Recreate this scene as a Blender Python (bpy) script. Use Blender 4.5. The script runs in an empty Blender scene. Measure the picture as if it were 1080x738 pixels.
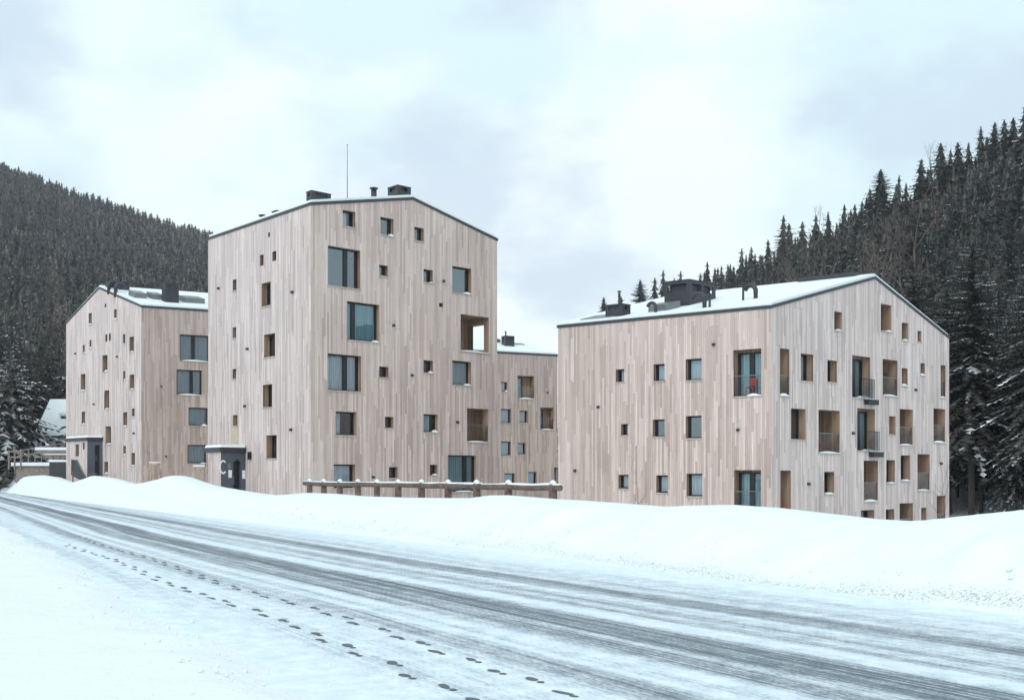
import bpy, math, random
import numpy as np
from mathutils import Vector, Matrix, noise as mn

scene = bpy.context.scene
COL = scene.collection
R = random.Random(7)

# ------------------------------------------------------------------ survey of the site
FPX, CX, HY, EYE = 1270.0, 540.0, 502.0, 1.6      # focal length, centre and horizon of the photo (1080 px wide)
def at(px, py, Y):
    return Vector(((px - CX) / FPX * Y, Y, EYE + (HY - py) / FPX * Y))
RN = Vector((0.8870, 0.4617)); RD = Vector((-0.4617, 0.8870))   # across / along the road
def to_sc(x, y): return (x * RD.x + y * RD.y, x * RN.x + y * RN.y)
def from_sc(s, c): return (s * RD.x + c * RN.x, s * RD.y + c * RN.y)

# ------------------------------------------------------------------ helpers
def tag(o, label=None, cat=None, group=None, kind=None):
    if label: o['label'] = label
    if cat: o['category'] = cat
    if group: o['group'] = group
    if kind: o['kind'] = kind
    return o
def empty(name, loc, rz=0.0):
    o = bpy.data.objects.new(name, None); COL.objects.link(o)
    o.location = loc; o.rotation_euler = (0, 0, rz); o.empty_display_size = 0.3
    return o
def link(name, me, parent=None):
    o = bpy.data.objects.new(name, me); COL.objects.link(o)
    if parent is not None: o.parent = parent
    return o
class MB:
    def __init__(s): s.v = []; s.f = []; s.m = []; s.uv = []; s.sm = []
    def face(s, pts, mat=0, uv=None, smooth=False):
        b = len(s.v); s.v.extend([tuple(p) for p in pts]); s.f.append(tuple(range(b, b + len(pts))))
        s.m.append(mat); s.sm.append(smooth)
        s.uv.extend(uv if uv else [(p[0] + p[1], p[2]) for p in pts])
    def hexa(s, p, mat=0, skip=()):
        # p: 8 points, bottom ring 0-3 (ccw from above) and top ring 4-7
        for k, q in enumerate(((3, 2, 1, 0), (4, 5, 6, 7), (0, 1, 5, 4), (1, 2, 6, 5), (2, 3, 7, 6), (3, 0, 4, 7))):
            if k not in skip: s.face([p[i] for i in q], mat)
    def box(s, lo, hi, mat=0):
        (a, b, c), (d, e, f) = lo, hi
        s.hexa([(a, b, c), (d, b, c), (d, e, c), (a, e, c), (a, b, f), (d, b, f), (d, e, f), (a, e, f)], mat)
    def tube(s, path, rad, mat=0, n=8, cap=True):
        path = [Vector(p) for p in path]
        if not isinstance(rad, (list, tuple)): rad = [rad] * len(path)
        b0 = len(s.v); rings = []
        for i, p in enumerate(path):
            t = (path[min(i + 1, len(path) - 1)] - path[max(i - 1, 0)]).normalized()
            a = t.cross(Vector((0, 0, 1)))
            if a.length < 1e-3: a = Vector((1, 0, 0))
            a.normalize(); b = t.cross(a)
            ring = []
            for k in range(n):
                w = 2 * math.pi * k / n
                s.v.append(tuple(p + (a * math.cos(w) + b * math.sin(w)) * rad[i])); ring.append(len(s.v) - 1)
            rings.append(ring)
        def addf(f, sm=True):
            s.f.append(tuple(f)); s.m.append(mat); s.sm.append(sm)
            s.uv.extend([(0.0, 0.0)] * len(f))
        for i in range(len(rings) - 1):
            for k in range(n):
                addf((rings[i][k], rings[i][(k + 1) % n], rings[i + 1][(k + 1) % n], rings[i + 1][k]))
        if cap and n > 3:
            addf(rings[0][::-1], False); addf(rings[-1], False)
    def build(s, name, mats, parent=None, origin=None):
        if not s.v: return None
        v = s.v
        if origin is not None: v = [(p[0] - origin[0], p[1] - origin[1], p[2] - origin[2]) for p in v]
        me = bpy.data.meshes.new(name); me.from_pydata(v, [], s.f)
        for m in (mats if isinstance(mats, (list, tuple)) else [mats]): me.materials.append(m)
        me.polygons.foreach_set('material_index', s.m); me.polygons.foreach_set('use_smooth', s.sm)
        ul = me.uv_layers.new(name='UVMap')
        ul.data.foreach_set('uv', [c for t in s.uv for c in t])
        me.update()
        o = link(name, me, parent)
        if origin is not None and parent is None: o.location = origin
        return o
def np_mesh(name, verts, faces, midx, mats, smooth=False):
    me = bpy.data.meshes.new(name)
    nv, nf, k = len(verts), len(faces), faces.shape[1]
    me.vertices.add(nv); me.vertices.foreach_set('co', verts.astype(np.float32).ravel())
    me.loops.add(nf * k); me.loops.foreach_set('vertex_index', faces.astype(np.int32).ravel())
    me.polygons.add(nf)
    me.polygons.foreach_set('loop_start', np.arange(0, nf * k, k, dtype=np.int32))
    me.polygons.foreach_set('loop_total', np.full(nf, k, dtype=np.int32))
    for m in mats: me.materials.append(m)
    if midx is not None: me.polygons.foreach_set('material_index', midx.astype(np.int32))
    me.polygons.foreach_set('use_smooth', np.full(nf, smooth))
    me.update(calc_edges=True); me.validate()
    return me

# ------------------------------------------------------------------ materials
class NT:
    def __init__(s, name):
        s.mat = bpy.data.materials.new(name); s.mat.use_nodes = True
        s.t = s.mat.node_tree; s.t.nodes.clear()
        s.out = s.n('ShaderNodeOutputMaterial')
    def n(s, typ, **kw):
        x = s.t.nodes.new(typ)
        for k, v in kw.items(): setattr(x, k, v)
        return x
    def set(s, sock, v):
        if isinstance(v, bpy.types.NodeSocket): s.t.links.new(v, sock)
        elif v is not None:
            if sock.type == 'RGBA' and len(v) == 3: v = (*v, 1)
            sock.default_value = v
    def math(s, op, a, b=None, c=None, clamp=False):
        x = s.n('ShaderNodeMath', operation=op, use_clamp=clamp)
        s.set(x.inputs[0], a); s.set(x.inputs[1], b) if b is not None else None
        if c is not None: s.set(x.inputs[2], c)
        return x.outputs[0]
    def mix(s, f, a, b, blend='MIX'):
        x = s.n('ShaderNodeMix', data_type='RGBA', blend_type=blend)
        s.set(x.inputs[0], f); s.set(x.inputs[6], a); s.set(x.inputs[7], b)
        return x.outputs[2]
    def comb(s, x, y, z=0.0):
        c = s.n('ShaderNodeCombineXYZ'); s.set(c.inputs[0], x); s.set(c.inputs[1], y); s.set(c.inputs[2], z)
        return c.outputs[0]
    def noise(s, vec, scale, detail=3, rough=0.55, dim='3D'):
        x = s.n('ShaderNodeTexNoise', noise_dimensions=dim)
        if vec is not None: s.set(x.inputs['Vector'], vec)
        x.inputs['Scale'].default_value = scale; x.inputs['Detail'].default_value = detail
        x.inputs['Roughness'].default_value = rough
        return x.outputs[0]
    def white(s, vec):
        x = s.n('ShaderNodeTexWhiteNoise', noise_dimensions='2D'); s.set(x.inputs['Vector'], vec)
        return x.outputs['Value']
    def ramp(s, f, stops, interp='LINEAR'):
        x = s.n('ShaderNodeValToRGB'); cr = x.color_ramp; cr.interpolation = interp
        while len(cr.elements) < len(stops): cr.elements.new(0.5)
        for e, (p, c) in zip(cr.elements, sorted(stops, key=lambda t: t[0])):
            e.position = p; e.color = (*c, 1) if hasattr(c, '__len__') else (c, c, c, 1)
        s.set(x.inputs[0], f)
        return x.outputs[0]
    def remap(s, v, a, b, c=0.0, d=1.0):
        x = s.n('ShaderNodeMapRange'); s.set(x.inputs[0], v)
        for i, q in zip((1, 2, 3, 4), (a, b, c, d)): x.inputs[i].default_value = q
        return x.outputs[0]
    def bump(s, h, strength, dist, normal=None):
        x = s.n('ShaderNodeBump'); x.inputs['Strength'].default_value = strength; x.inputs['Distance'].default_value = dist
        s.set(x.inputs['Height'], h)
        if normal is not None: s.set(x.inputs['Normal'], normal)
        return x.outputs[0]
    def bsdf(s, col, rough=0.7, spec=0.3, metal=0.0, normal=None):
        x = s.n('ShaderNodeBsdfPrincipled')
        s.set(x.inputs['Base Color'], col); s.set(x.inputs['Roughness'], rough)
        x.inputs['Specular IOR Level'].default_value = spec; x.inputs['Metallic'].default_value = metal
        if normal is not None: s.set(x.inputs['Normal'], normal)
        return x.outputs[0]
    def end(s, sh):
        s.t.links.new(sh, s.out.inputs[0]); return s.mat
    def uv(s):
        sp = s.n('ShaderNodeSeparateXYZ'); s.t.links.new(s.n('ShaderNodeUVMap').outputs[0], sp.inputs[0])
        return sp.outputs[0], sp.outputs[1]
    def obj(s): return s.n('ShaderNodeTexCoord').outputs['Object']
    def pos(s): return s.n('ShaderNodeNewGeometry').outputs['Position']

def plain(name, col, rough=0.6, spec=0.3, metal=0.0, var=0.12, scale=4.0):
    t = NT(name)
    n = t.noise(t.obj(), scale, 4, 0.6)
    f = t.remap(n, 0.3, 0.7, 1 - var, 1 + var)
    c = t.mix(1.0, col, t.comb(f, f, f), 'MULTIPLY')
    return t.end(t.bsdf(c, rough, spec, metal))

def cladding(name, stops, grey, grey_amt, w=0.115, seed=0.0, fresh=None):
    """upright larch boards of random length and tone; UV = metres along the wall, metres up"""
    t = NT(name); u, v = t.uv()
    u = t.math('ADD', u, 37.0 + seed)
    cu = t.math('DIVIDE', u, w); col = t.math('FLOOR', cu); fr = t.math('FRACT', cu)
    r1 = t.white(t.comb(col, 3.1 + seed)); r2 = t.white(t.comb(col, 91.7 + seed))
    ln = t.math('MULTIPLY_ADD', r1, 2.4, 1.5)
    cv = t.math('DIVIDE', t.math('ADD', v, t.math('MULTIPLY_ADD', r2, 9.0, 60.0)), ln)
    row = t.math('FLOOR', cv); fv = t.math('FRACT', cv)
    val = t.white(t.comb(col, row))
    # neighbouring boards loosely follow each other, and whole patches weather together
    patch = t.noise(t.comb(t.math('MULTIPLY', u, 0.55), t.math('MULTIPLY', v, 0.16)), 1.0, 3)
    val = t.math('ADD', t.math('MULTIPLY', val, 0.78), t.math('MULTIPLY_ADD', patch, 0.9, -0.34), clamp=True)
    c = t.ramp(val, stops)
    grain = t.noise(t.comb(t.math('MULTIPLY', u, 38.0), t.math('MULTIPLY_ADD', v, 1.3, 0.0), t.math('MULTIPLY', r1, 30)), 1.0, 4, 0.65)
    g = t.remap(grain, 0.3, 0.72, 0.84, 1.12)
    c = t.mix(1.0, c, t.comb(g, g, g), 'MULTIPLY')
    big = t.noise(t.comb(t.math('MULTIPLY', u, 0.22), t.math('MULTIPLY', v, 0.13)), 1.0, 4)
    hgt = t.remap(v, 3.0, 14.0, 0.0, 0.34)
    ga = t.math('MULTIPLY', t.math('ADD', t.remap(big, 0.32, 0.68, 0.1, 0.75), hgt), grey_amt, clamp=True)
    c = t.mix(ga, c, t.mix(0.55, c, grey))
    # thin stains running down
    st = t.noise(t.comb(t.math('MULTIPLY', u, 7.0), t.math('MULTIPLY', v, 0.12)), 1.0, 5, 0.7)
    sf = t.remap(st, 0.62, 0.78, 0.0, 0.35)
    c = t.mix(sf, c, t.mix(1.0, c, (0.62, 0.6, 0.6), 'MULTIPLY'))
    # knots
    kn = t.noise(t.comb(t.math('MULTIPLY', u, 9.0), t.math('MULTIPLY', v, 5.0)), 1.0, 1)
    c = t.mix(t.remap(kn, 0.74, 0.8, 0.0, 0.3), c, (0.22, 0.15, 0.11))
    gap = t.math('LESS_THAN', fr, 0.06)
    gap2 = t.math('LESS_THAN', t.math('MULTIPLY', fv, ln), 0.012)
    gp = t.math('MAXIMUM', gap, gap2)
    c = t.mix(t.math('MULTIPLY', gp, 0.55), c, (0.08, 0.06, 0.05))
    hgt2 = t.math('ADD', t.math('MULTIPLY', t.math('SUBTRACT', 1.0, gp), 1.0), t.math('MULTIPLY', val, 0.4))
    return t.end(t.bsdf(c, 0.82, 0.2, 0, t.bump(hgt2, 0.5, 0.012)))

WARM = [(0.0, (0.35, 0.26, 0.225)), (0.22, (0.455, 0.345, 0.305)), (0.5, (0.54, 0.42, 0.38)), (0.75, (0.61, 0.49, 0.45)), (1.0, (0.73, 0.61, 0.57))]
DEEP = [(0.0, (0.28, 0.20, 0.165)), (0.22, (0.37, 0.27, 0.225)), (0.5, (0.45, 0.335, 0.285)), (0.75, (0.51, 0.39, 0.34)), (1.0, (0.61, 0.485, 0.435))]
GREY = [(0.0, (0.34, 0.27, 0.255)), (0.22, (0.46, 0.375, 0.36)), (0.5, (0.57, 0.465, 0.437)), (0.75, (0.645, 0.54, 0.512)), (1.0, (0.745, 0.645, 0.62))]
M = {}
M['wood_warm'] = cladding('larch_warm', WARM, (0.66, 0.565, 0.53), 0.6)
M['wood_deep'] = cladding('larch_brown', DEEP, (0.50, 0.44, 0.42), 0.6, seed=11)
M['wood_grey'] = cladding('larch_silvered', GREY, (0.70, 0.615, 0.61), 0.7, seed=23)
M['reveal'] = cladding('larch_fresh', [(0.0, (0.19, 0.115, 0.078)), (0.5, (0.32, 0.205, 0.142)), (1.0, (0.45, 0.31, 0.22))], (0.4, 0.33, 0.28), 0.25, w=0.12, seed=5)
M['metal'] = plain('anthracite_metal', (0.035, 0.037, 0.042), 0.45, 0.45, 0.0, 0.15)
M['flash'] = plain('roof_flashing', (0.045, 0.048, 0.052), 0.5, 0.4)
M['frame'] = plain('window_frame_metal', (0.016, 0.018, 0.022), 0.4, 0.4)
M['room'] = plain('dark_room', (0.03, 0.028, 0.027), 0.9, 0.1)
M['panel'] = plain('slate_blue_panel', (0.085, 0.097, 0.118), 0.5, 0.35, 0, 0.1, 2.0)
M['white'] = plain('white_lettering', (0.8, 0.82, 0.84), 0.5, 0.3)
M['lam'] = plain('grey_steel', (0.2, 0.21, 0.22), 0.4, 0.5, 0.6)
M['sill'] = plain('sill_board', (0.42, 0.37, 0.34), 0.7, 0.2, 0, 0.2)
M['red'] = plain('red_paint', (0.42, 0.045, 0.03), 0.45, 0.4)
M['log'] = None
def snow_mat(name, uvc=False):
    t = NT(name); p = t.pos()
    n1 = t.noise(p, 0.7, 5, 0.55); n2 = t.noise(p, 9.0, 4, 0.6); n3 = t.noise(p, 60.0, 2, 0.6)
    c = t.mix(t.remap(n1, 0.3, 0.7), (0.76, 0.825, 0.86), (0.82, 0.87, 0.89))
    c = t.mix(t.remap(n2, 0.35, 0.6, 0.0, 0.4), c, (0.84, 0.885, 0.90))
    if uvc:
        s, cc = t.uv()
        # grit thrown up along the foot of the ploughed bank
        w = t.math('ADD', cc, t.math('MULTIPLY_ADD', t.noise(t.comb(t.math('MULTIPLY', s, 0.25), 4.0), 1.0, 3), 0.9, -0.45))
        band = t.math('MULTIPLY', t.remap(w, 11.45, 11.7), t.remap(w, 12.05, 11.75))
        sp = t.noise(p, 30.0, 4, 0.75)
        far = t.remap(s, 10.0, 40.0, 1.0, 0.15)
        d = t.math('MULTIPLY', t.math('MULTIPLY', band, far), t.remap(sp, 0.49, 0.59))
        c = t.mix(t.math('MULTIPLY', d, 0.8), c, (0.17, 0.165, 0.16))
        # thin ploughed scatter of grit on the near shoulder
        b2 = t.math('MULTIPLY', t.remap(w, 1.9, 2.5), t.remap(w, 3.4, 2.8))
        c = t.mix(t.math('MULTIPLY', b2, t.remap(sp, 0.56, 0.66, 0.0, 0.3)), c, (0.4, 0.42, 0.44))
    h = t.math('ADD', t.math('MULTIPLY', n1, 1.0), t.math('ADD', t.math('MULTIPLY', n2, 0.22), t.math('MULTIPLY', n3, 0.05)))
    return t.end(t.bsdf(c, 0.6, 0.25, 0, t.bump(h, 0.6, 0.16)))
M['snow'] = snow_mat('snow')
M['ground'] = snow_mat('snow_ground', True)
def hill_mat():
    t = NT('forest_floor'); p = t.pos()
    n1 = t.noise(p, 0.12, 5, 0.6); n2 = t.noise(p, 1.4, 4, 0.7)
    c = t.mix(t.remap(n2, 0.34, 0.5), (0.05, 0.045, 0.04), (0.55, 0.58, 0.6))
    c = t.mix(t.remap(n1, 0.5, 0.7, 0, .8), c, (0.07, 0.065, 0.06))
    return t.end(t.bsdf(c, 0.9, 0.1))
M['hill'] = hill_mat()
def road_mat():
    t = NT('snowy_asphalt'); s, c = t.uv()
    wob = t.noise(t.comb(t.math('MULTIPLY', s, 0.035), t.math('MULTIPLY', c, 0.12)), 1.0, 2)
    cw = t.math('ADD', c, t.math('MULTIPLY_ADD', wob, 0.7, -0.35))
    # the wheel tracks fan out towards the camera and swing left with the bend
    cw = t.math('SUBTRACT', cw, t.math('ADD', t.remap(s, 20.0, 5.0, 0.0, 0.7), t.remap(s, 35.0, 110.0, 0.0, 1.5)))
    x = t.math('DIVIDE', t.math('SUBTRACT', cw, 2.0), 10.0)
    def P(cc): return (cc - 2.0) / 10.0
    stops = [(P(2.2), .0), (P(2.9), .08), (P(3.3), .22), (P(3.7), .12), (P(4.1), .15), (P(4.4), .50), (P(4.62), .50), (P(4.8), .06), (P(5.0), .34), (P(5.15), .10), (P(5.3), .14),
             (P(5.45), .55), (P(5.8), .64), (P(5.93), .34), (P(6.1), .85), (P(6.5), .95), (P(6.7), .66), (P(6.86), .14), (P(7.15), .10), (P(7.35), .48),
             (P(7.55), .2), (P(7.8), .55), (P(8.0), .26), (P(8.25), .16), (P(8.45), .66), (P(8.9), .72), (P(9.1), .2), (P(9.4), .34), (P(9.7), .16), (P(10.1), .22), (P(10.5), .06), (P(11.2), .0), (P(11.9), .0)]
    h0, h1 = [q for q in stops if q[0] < P(7.0)] + [(P(7.1), 0), (1, 0)], [(0, 0), (P(6.95), 0)] + [q for q in stops if q[0] > P(7.0)]
    base = t.math('ADD', t.ramp(x, h0), t.ramp(x, h1))
    st = t.noise(t.comb(t.math('MULTIPLY', s, 0.10), t.math('MULTIPLY', c, 9.0)), 1.0, 4, 0.65)
    st2 = t.noise(t.comb(t.math('MULTIPLY', s, 0.03), t.math('MULTIPLY', c, 2.6), 3.0), 1.0, 3, 0.6)
    sp = t.noise(t.comb(s, c), 26.0, 4, 0.75)
    sp2 = t.noise(t.comb(t.math('MULTIPLY', s, 1.0), c), 3.2, 4, 0.7)
    # tyre tread chatter inside the tracks
    wv = t.math('SINE', t.math('MULTIPLY_ADD', s, 36.0, t.math('MULTIPLY', t.math('PINGPONG', t.math('MULTIPLY', c, 7.0), 0.5), 16.0)))
    b = t.math('MULTIPLY', base, t.remap(st, 0.3, 0.68, 0.45, 1.35))
    b = t.math('MULTIPLY', b, t.remap(st2, 0.3, 0.7, 0.56, 1.18))
    st3 = t.noise(t.comb(t.math('MULTIPLY', s, 0.16), t.math('MULTIPLY', c, 26.0), 7.0), 1.0, 3, 0.6)
    b = t.math('MULTIPLY', b, t.remap(st3, 0.34, 0.62, 0.55, 1.3))
    b = t.math('ADD', b, t.math('MULTIPLY', t.math('MULTIPLY', wv, 0.13), t.math('MULTIPLY', base, t.math('SUBTRACT', 1.15, base))))
    thr = t.math('MULTIPLY_ADD', sp, 1.1, -0.3)
    thr = t.math('ADD', thr, t.math('MULTIPLY_ADD', sp2, 0.7, -0.35))
    bare = t.n('ShaderNodeMapRange', interpolation_type='SMOOTHSTEP')
    t.set(bare.inputs[0], t.math('SUBTRACT', b, thr))
    bare.inputs[1].default_value = -0.36; bare.inputs[2].default_value = 0.64; bare.inputs[3].default_value = 0; bare.inputs[4].default_value = 1
    edge = t.remap(b, 0.0, 0.16)
    bf = t.math('MULTIPLY', bare.outputs[0], edge)
    sn = t.mix(t.remap(sp2, 0.35, 0.65), (0.64, 0.75, 0.83), (0.78, 0.855, 0.90))
    asp = t.mix(t.remap(sp, 0.35, 0.65), (0.045, 0.066, 0.09), (0.085, 0.115, 0.148))
    col = t.mix(bf, sn, asp)
    rough = t.remap(bf, 0.0, 1.0, 0.65, 0.42)
    h = t.math('ADD', t.math('MULTIPLY', bf, -1.0), t.math('MULTIPLY', sp, 0.35))
    return t.end(t.bsdf(col, rough, 0.3, 0, t.bump(h, 0.5, 0.02)))
M['road'] = road_mat()
M['wet'] = plain('wet_asphalt_print', (0.075, 0.092, 0.108), 0.45, 0.35, 0, 0.35, 30)
def glass_mat(name, refl, tint, mul=1.6):
    t = NT(name)
    fr = t.n('ShaderNodeFresnel'); fr.inputs[0].default_value = 1.5
    f = t.math('ADD', t.math('MULTIPLY', fr.outputs[0], mul), refl, clamp=True)
    gl = t.n('ShaderNodeBsdfGlossy'); gl.inputs['Roughness'].default_value = 0.02; t.set(gl.inputs['Color'], (0.86, 0.93, 1.0))
    tr = t.n('ShaderNodeBsdfTransparent'); t.set(tr.inputs['Color'], tint)
    m = t.n('ShaderNodeMixShader'); t.set(m.inputs[0], f)
    t.t.links.new(tr.outputs[0], m.inputs[1]); t.t.links.new(gl.outputs[0], m.inputs[2])
    return t.end(m.outputs[0])
M['glass_mirror'] = glass_mat('window_glass_reflecting', 0.17, (0.84, 0.90, 0.93))
M['glass'] = glass_mat('window_glass', 0.06, (0.84, 0.90, 0.93))
M['balu'] = glass_mat('balustrade_glass', 0.0, (0.90, 0.92, 0.92), 0.8)
def curtain_mat(name, a, b):
    t = NT(name); u, v = t.uv()
    n = t.noise(t.comb(t.math('MULTIPLY', u, 14.0), t.math('MULTIPLY', v, 0.3)), 1.0, 3)
    c = t.mix(t.remap(n, 0.3, 0.7), a, b)
    d = t.n('ShaderNodeBsdfDiffuse'); t.set(d.inputs[0], c)
    return t.end(d.outputs[0])
M['curtain'] = curtain_mat('pale_curtain', (0.52, 0.56, 0.60), (0.76, 0.80, 0.82))
M['blind'] = curtain_mat('white_blind', (0.72, 0.75, 0.78), (0.8, 0.82, 0.84))
M['curtain_teal'] = curtain_mat('teal_curtain', (0.28, 0.42, 0.45), (0.44, 0.58, 0.60))
def log_mat():
    t = NT('weathered_log'); p = t.obj()
    n = t.noise(p, 3.0, 5, 0.7); n2 = t.noise(p, 25.0, 3, 0.7)
    c = t.mix(t.remap(n, 0.35, 0.65), (0.085, 0.05, 0.04), (0.17, 0.115, 0.095))
    c = t.mix(t.remap(n2, 0.45, 0.7, 0.0, 0.5), c, (0.30, 0.26, 0.25))
    return t.end(t.bsdf(c, 0.85, 0.2, 0, t.bump(n2, 0.5, 0.02)))
M['log'] = log_mat()
M['oldwood'] = plain('grey_old_timber', (0.24, 0.20, 0.18), 0.85, 0.2, 0, 0.3)
M['stake'] = plain('pale_stake_timber', (0.42, 0.33, 0.25), 0.8, 0.2, 0, 0.3)
def foliage(name, a, b, tip=None):
    t = NT(name)
    oi = t.n('ShaderNodeObjectInfo').outputs['Random']
    n = t.noise(t.pos(), 0.9, 4, 0.7); n0 = t.noise(t.pos(), 0.045, 3, 0.6)
    c = t.mix(t.remap(n, 0.3, 0.7), a, b)
    k = t.math('MULTIPLY', t.math('MULTIPLY_ADD', oi, 0.5, 0.75), t.remap(n0, 0.3, 0.7, 0.75, 1.3))
    c = t.mix(1.0, c, t.comb(k, k, k), 'MULTIPLY')
    return t.end(t.bsdf(c, 0.85, 0.12))
M['needle'] = foliage('spruce_needles', (0.028, 0.028, 0.027), (0.062, 0.059, 0.054))
M['needle2'] = foliage('spruce_needles_grey', (0.078, 0.074, 0.068), (0.125, 0.12, 0.112))
M['tsnow'] = foliage('snow_on_branch', (0.32, 0.34, 0.36), (0.60, 0.63, 0.66))
M['bark'] = plain('spruce_bark', (0.06, 0.052, 0.046), 0.9, 0.1, 0, 0.3)
M['twig'] = plain('bare_twig', (0.15, 0.12, 0.105), 0.9, 0.1, 0, 0.3)
M['birch'] = plain('pale_bark', (0.20, 0.18, 0.165), 0.8, 0.15, 0, 0.3)
M['brown'] = foliage('bare_crown_brown', (0.13, 0.105, 0.095), (0.21, 0.175, 0.16))

# ------------------------------------------------------------------ terrain
def interp(x, pts):
    if x <= pts[0][0]: return pts[0][1]
    for (a, p), (b, q) in zip(pts, pts[1:]):
        if x <= b: return p + (q - p) * (x - a) / (b - a)
    return pts[-1][1]
def sm(t): t = min(1.0, max(0.0, t)); return t * t * (3 - 2 * t)
CREST = [(-60, 503, 12.2), (0, 503.5, 12.3), (20, 502.5, 12.4), (44, 500.8, 12.5), (60, 503, 12.5), (77, 509.5, 12.5), (98, 501.3, 12.6), (118, 504, 12.7), (141, 510.5, 12.8), (155, 508.5, 13.0),
         (183, 501, 13.2), (204, 509.3, 13.3), (222, 513, 13.4), (250, 518, 13.5), (285, 523, 13.6), (320, 519.5, 13.8), (345, 520.5, 13.9), (372, 523, 14), (419, 524.5, 14),
         (461, 525, 14.1), (500, 525, 14.1), (522, 521.9, 14.1), (536, 523, 14.2), (572, 526, 14.2), (600, 527.5, 14.2), (635, 530, 14.2), (690, 534.4, 14.2), (722, 533.3, 14.2),
         (758, 532.2, 14.2), (802, 535.2, 14.2), (851, 541, 14.2), (902, 547, 14.2), (945, 549.5, 14.2), (983, 548, 14.2), (1010, 545.8, 14.2), (1045, 541, 14.2), (1080, 537, 14.2), (1200, 532, 14.2)]
CH, CC = [], []
for px, py, c in CREST:
    r = (px - CX) / FPX; Y = c / (RN.y + RN.x * r); s, _ = to_sc(r * Y, Y)
    CH.append((s, EYE + (HY - py) / FPX * Y)); CC.append((s, c))
CH.sort(); CC.sort()
SKY = [(-500, 10), (-200, 100), (0, 168), (100, 204), (225, 241), (330, 292), (450, 380), (520, 440), (575, 440), (600, 390), (620, 345), (640, 322), (680, 304), (700, 292), (750, 273), (800, 252),
       (830, 238), (870, 227), (900, 208), (925, 191), (960, 181), (985, 164), (1010, 150), (1050, 132), (1080, 117), (1300, 45), (1700, 20)]
RIDGE = [(-.8, 760), (-.43, 760), (-.2, 720), (-.05, 600), (.03, 520), (.07, 410), (.25, 330), (.43, 262), (.9, 240)]
FOOT = [(-.8, 118), (-.43, 118), (-.2, 150), (0., 260), (.05, 300), (.15, 200), (.27, 110), (.36, 84), (.43, 78), (.9, 60)]
TREE_H = 11.5
def hill(x, y):
    if y < 40: return 0.0, 0.0
    r = x / y
    zf, zr = interp(r, FOOT), interp(r, RIDGE)
    hr = max(2.0, (HY - interp(r * FPX + CX, SKY)) / FPX * zr + EYE - TREE_H)
    t = (y - zf) / (zr - zf)
    if t <= 0: return 0.0, t
    h = hr * (t ** 1.3 if t < 1 else 1 + 0.12 * (t - 1))
    if 0.05 < t < 0.8: h += mn.noise(Vector((x * .02, y * .02, 0))) * 3.0 * min(1, t * 4)
    return h, t
def ground(x, y):
    s, c = to_sc(x, y)
    n = mn.noise(Vector((x * .35, y * .35, 1.0))); n2 = mn.noise(Vector((x * 1.3, y * 1.3, 5.0)))
    n3 = mn.noise(Vector((x * 4, y * 4, 9.0))); n4 = mn.noise(Vector((x * .8, y * .8, 12.0)))
    cf = interp(s, [(0, 11.75), (20, 11.6), (60, 11.1), (90, 10.9), (130, 10.9)]) + 0.25 * n + 0.12 * n2
    if c < 6:
        e = 2.75 + 0.25 * n + 0.14 * n2 + 0.015 * max(0, s - 10)
        z = -0.06 + 0.19 * sm((e - c) / 0.9 + 0.35) + 0.06 * sm((e - c) / 3) + 0.025 * n2 + 0.015 * n3
        if c > e + 0.5: z = -0.06
        return z
    if c <= cf - 0.3: return -0.06
    H, ccx = interp(s, CH), interp(s, CC)
    hb = -0.45 - 3.6 * sm((x - 7) / 18) * sm((y - 25) / 25)
    if c < ccx:
        t = max(0, (c - cf + 0.3) / (ccx - cf + 0.3))
        k = t + 0.10 * math.sin(t * math.pi) * n2
        z = -0.06 + (H + 0.06) * (sm(k) * 0.6 + 0.4 * math.sin(min(1, max(0, k)) * math.pi / 2))
        z += (1 - abs(2 * t - 1)) * (0.10 * n2 + 0.14 * n4 + 0.02 * n3 + 0.05 * abs(n3) * (t < .45))
    else:
        t = (c - ccx - 0.25) / (5.0 if x > -20 else 2.2)
        z = H + (hb - H) * sm(t) + 0.03 * n2 * sm(t * 3)
    h, t = hill(x, y)
    return z + h

def axis(lo, hi, parts):
    out = []
    for a, b, st in parts:
        k = max(1, int(round((b - a) / st)))
        out += [a + (b - a) * i / k for i in range(k)]
    return out + [hi]
XS = axis(-900, 900, [(-900, -500, 40), (-500, -150, 12), (-150, -60, 4), (-60, -30, .6), (-30, -12, .35), (-12, 14, .22), (14, 40, 1), (40, 150, 5), (150, 400, 14), (400, 900, 40)])
YS = axis(1100, 1100, [(-80, -4, 8), (-4, 5, .35), (5, 22, .2), (22, 45, .32), (45, 70, .5), (70, 130, .9), (130, 220, 4), (220, 500, 9), (500, 860, 15), (860, 1100, 40)])
nx, ny = len(XS), len(YS)
V = np.array([(x, y, ground(x, y)) for y in YS for x in XS])
ii = np.arange(nx * ny).reshape(ny, nx)
F = np.stack([ii[:-1, :-1], ii[:-1, 1:], ii[1:, 1:], ii[1:, :-1]], -1).reshape(-1, 4)
cen = V[F].mean(1)
T = np.array([hill(p[0], p[1])[1] for p in cen])
me = np_mesh('snowy_ground', V, F, (T > 0.13).astype(int), [M['ground'], M['hill']], True)
ul = me.uv_layers.new(name='UVMap')
sc = np.stack([V[:, 0] * RD.x + V[:, 1] * RD.y, V[:, 0] * RN.x + V[:, 1] * RN.y], -1)
ul.data.foreach_set('uv', sc[F].astype(np.float32).ravel())
tag(link('snowy_ground', me), kind='structure')

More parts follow.
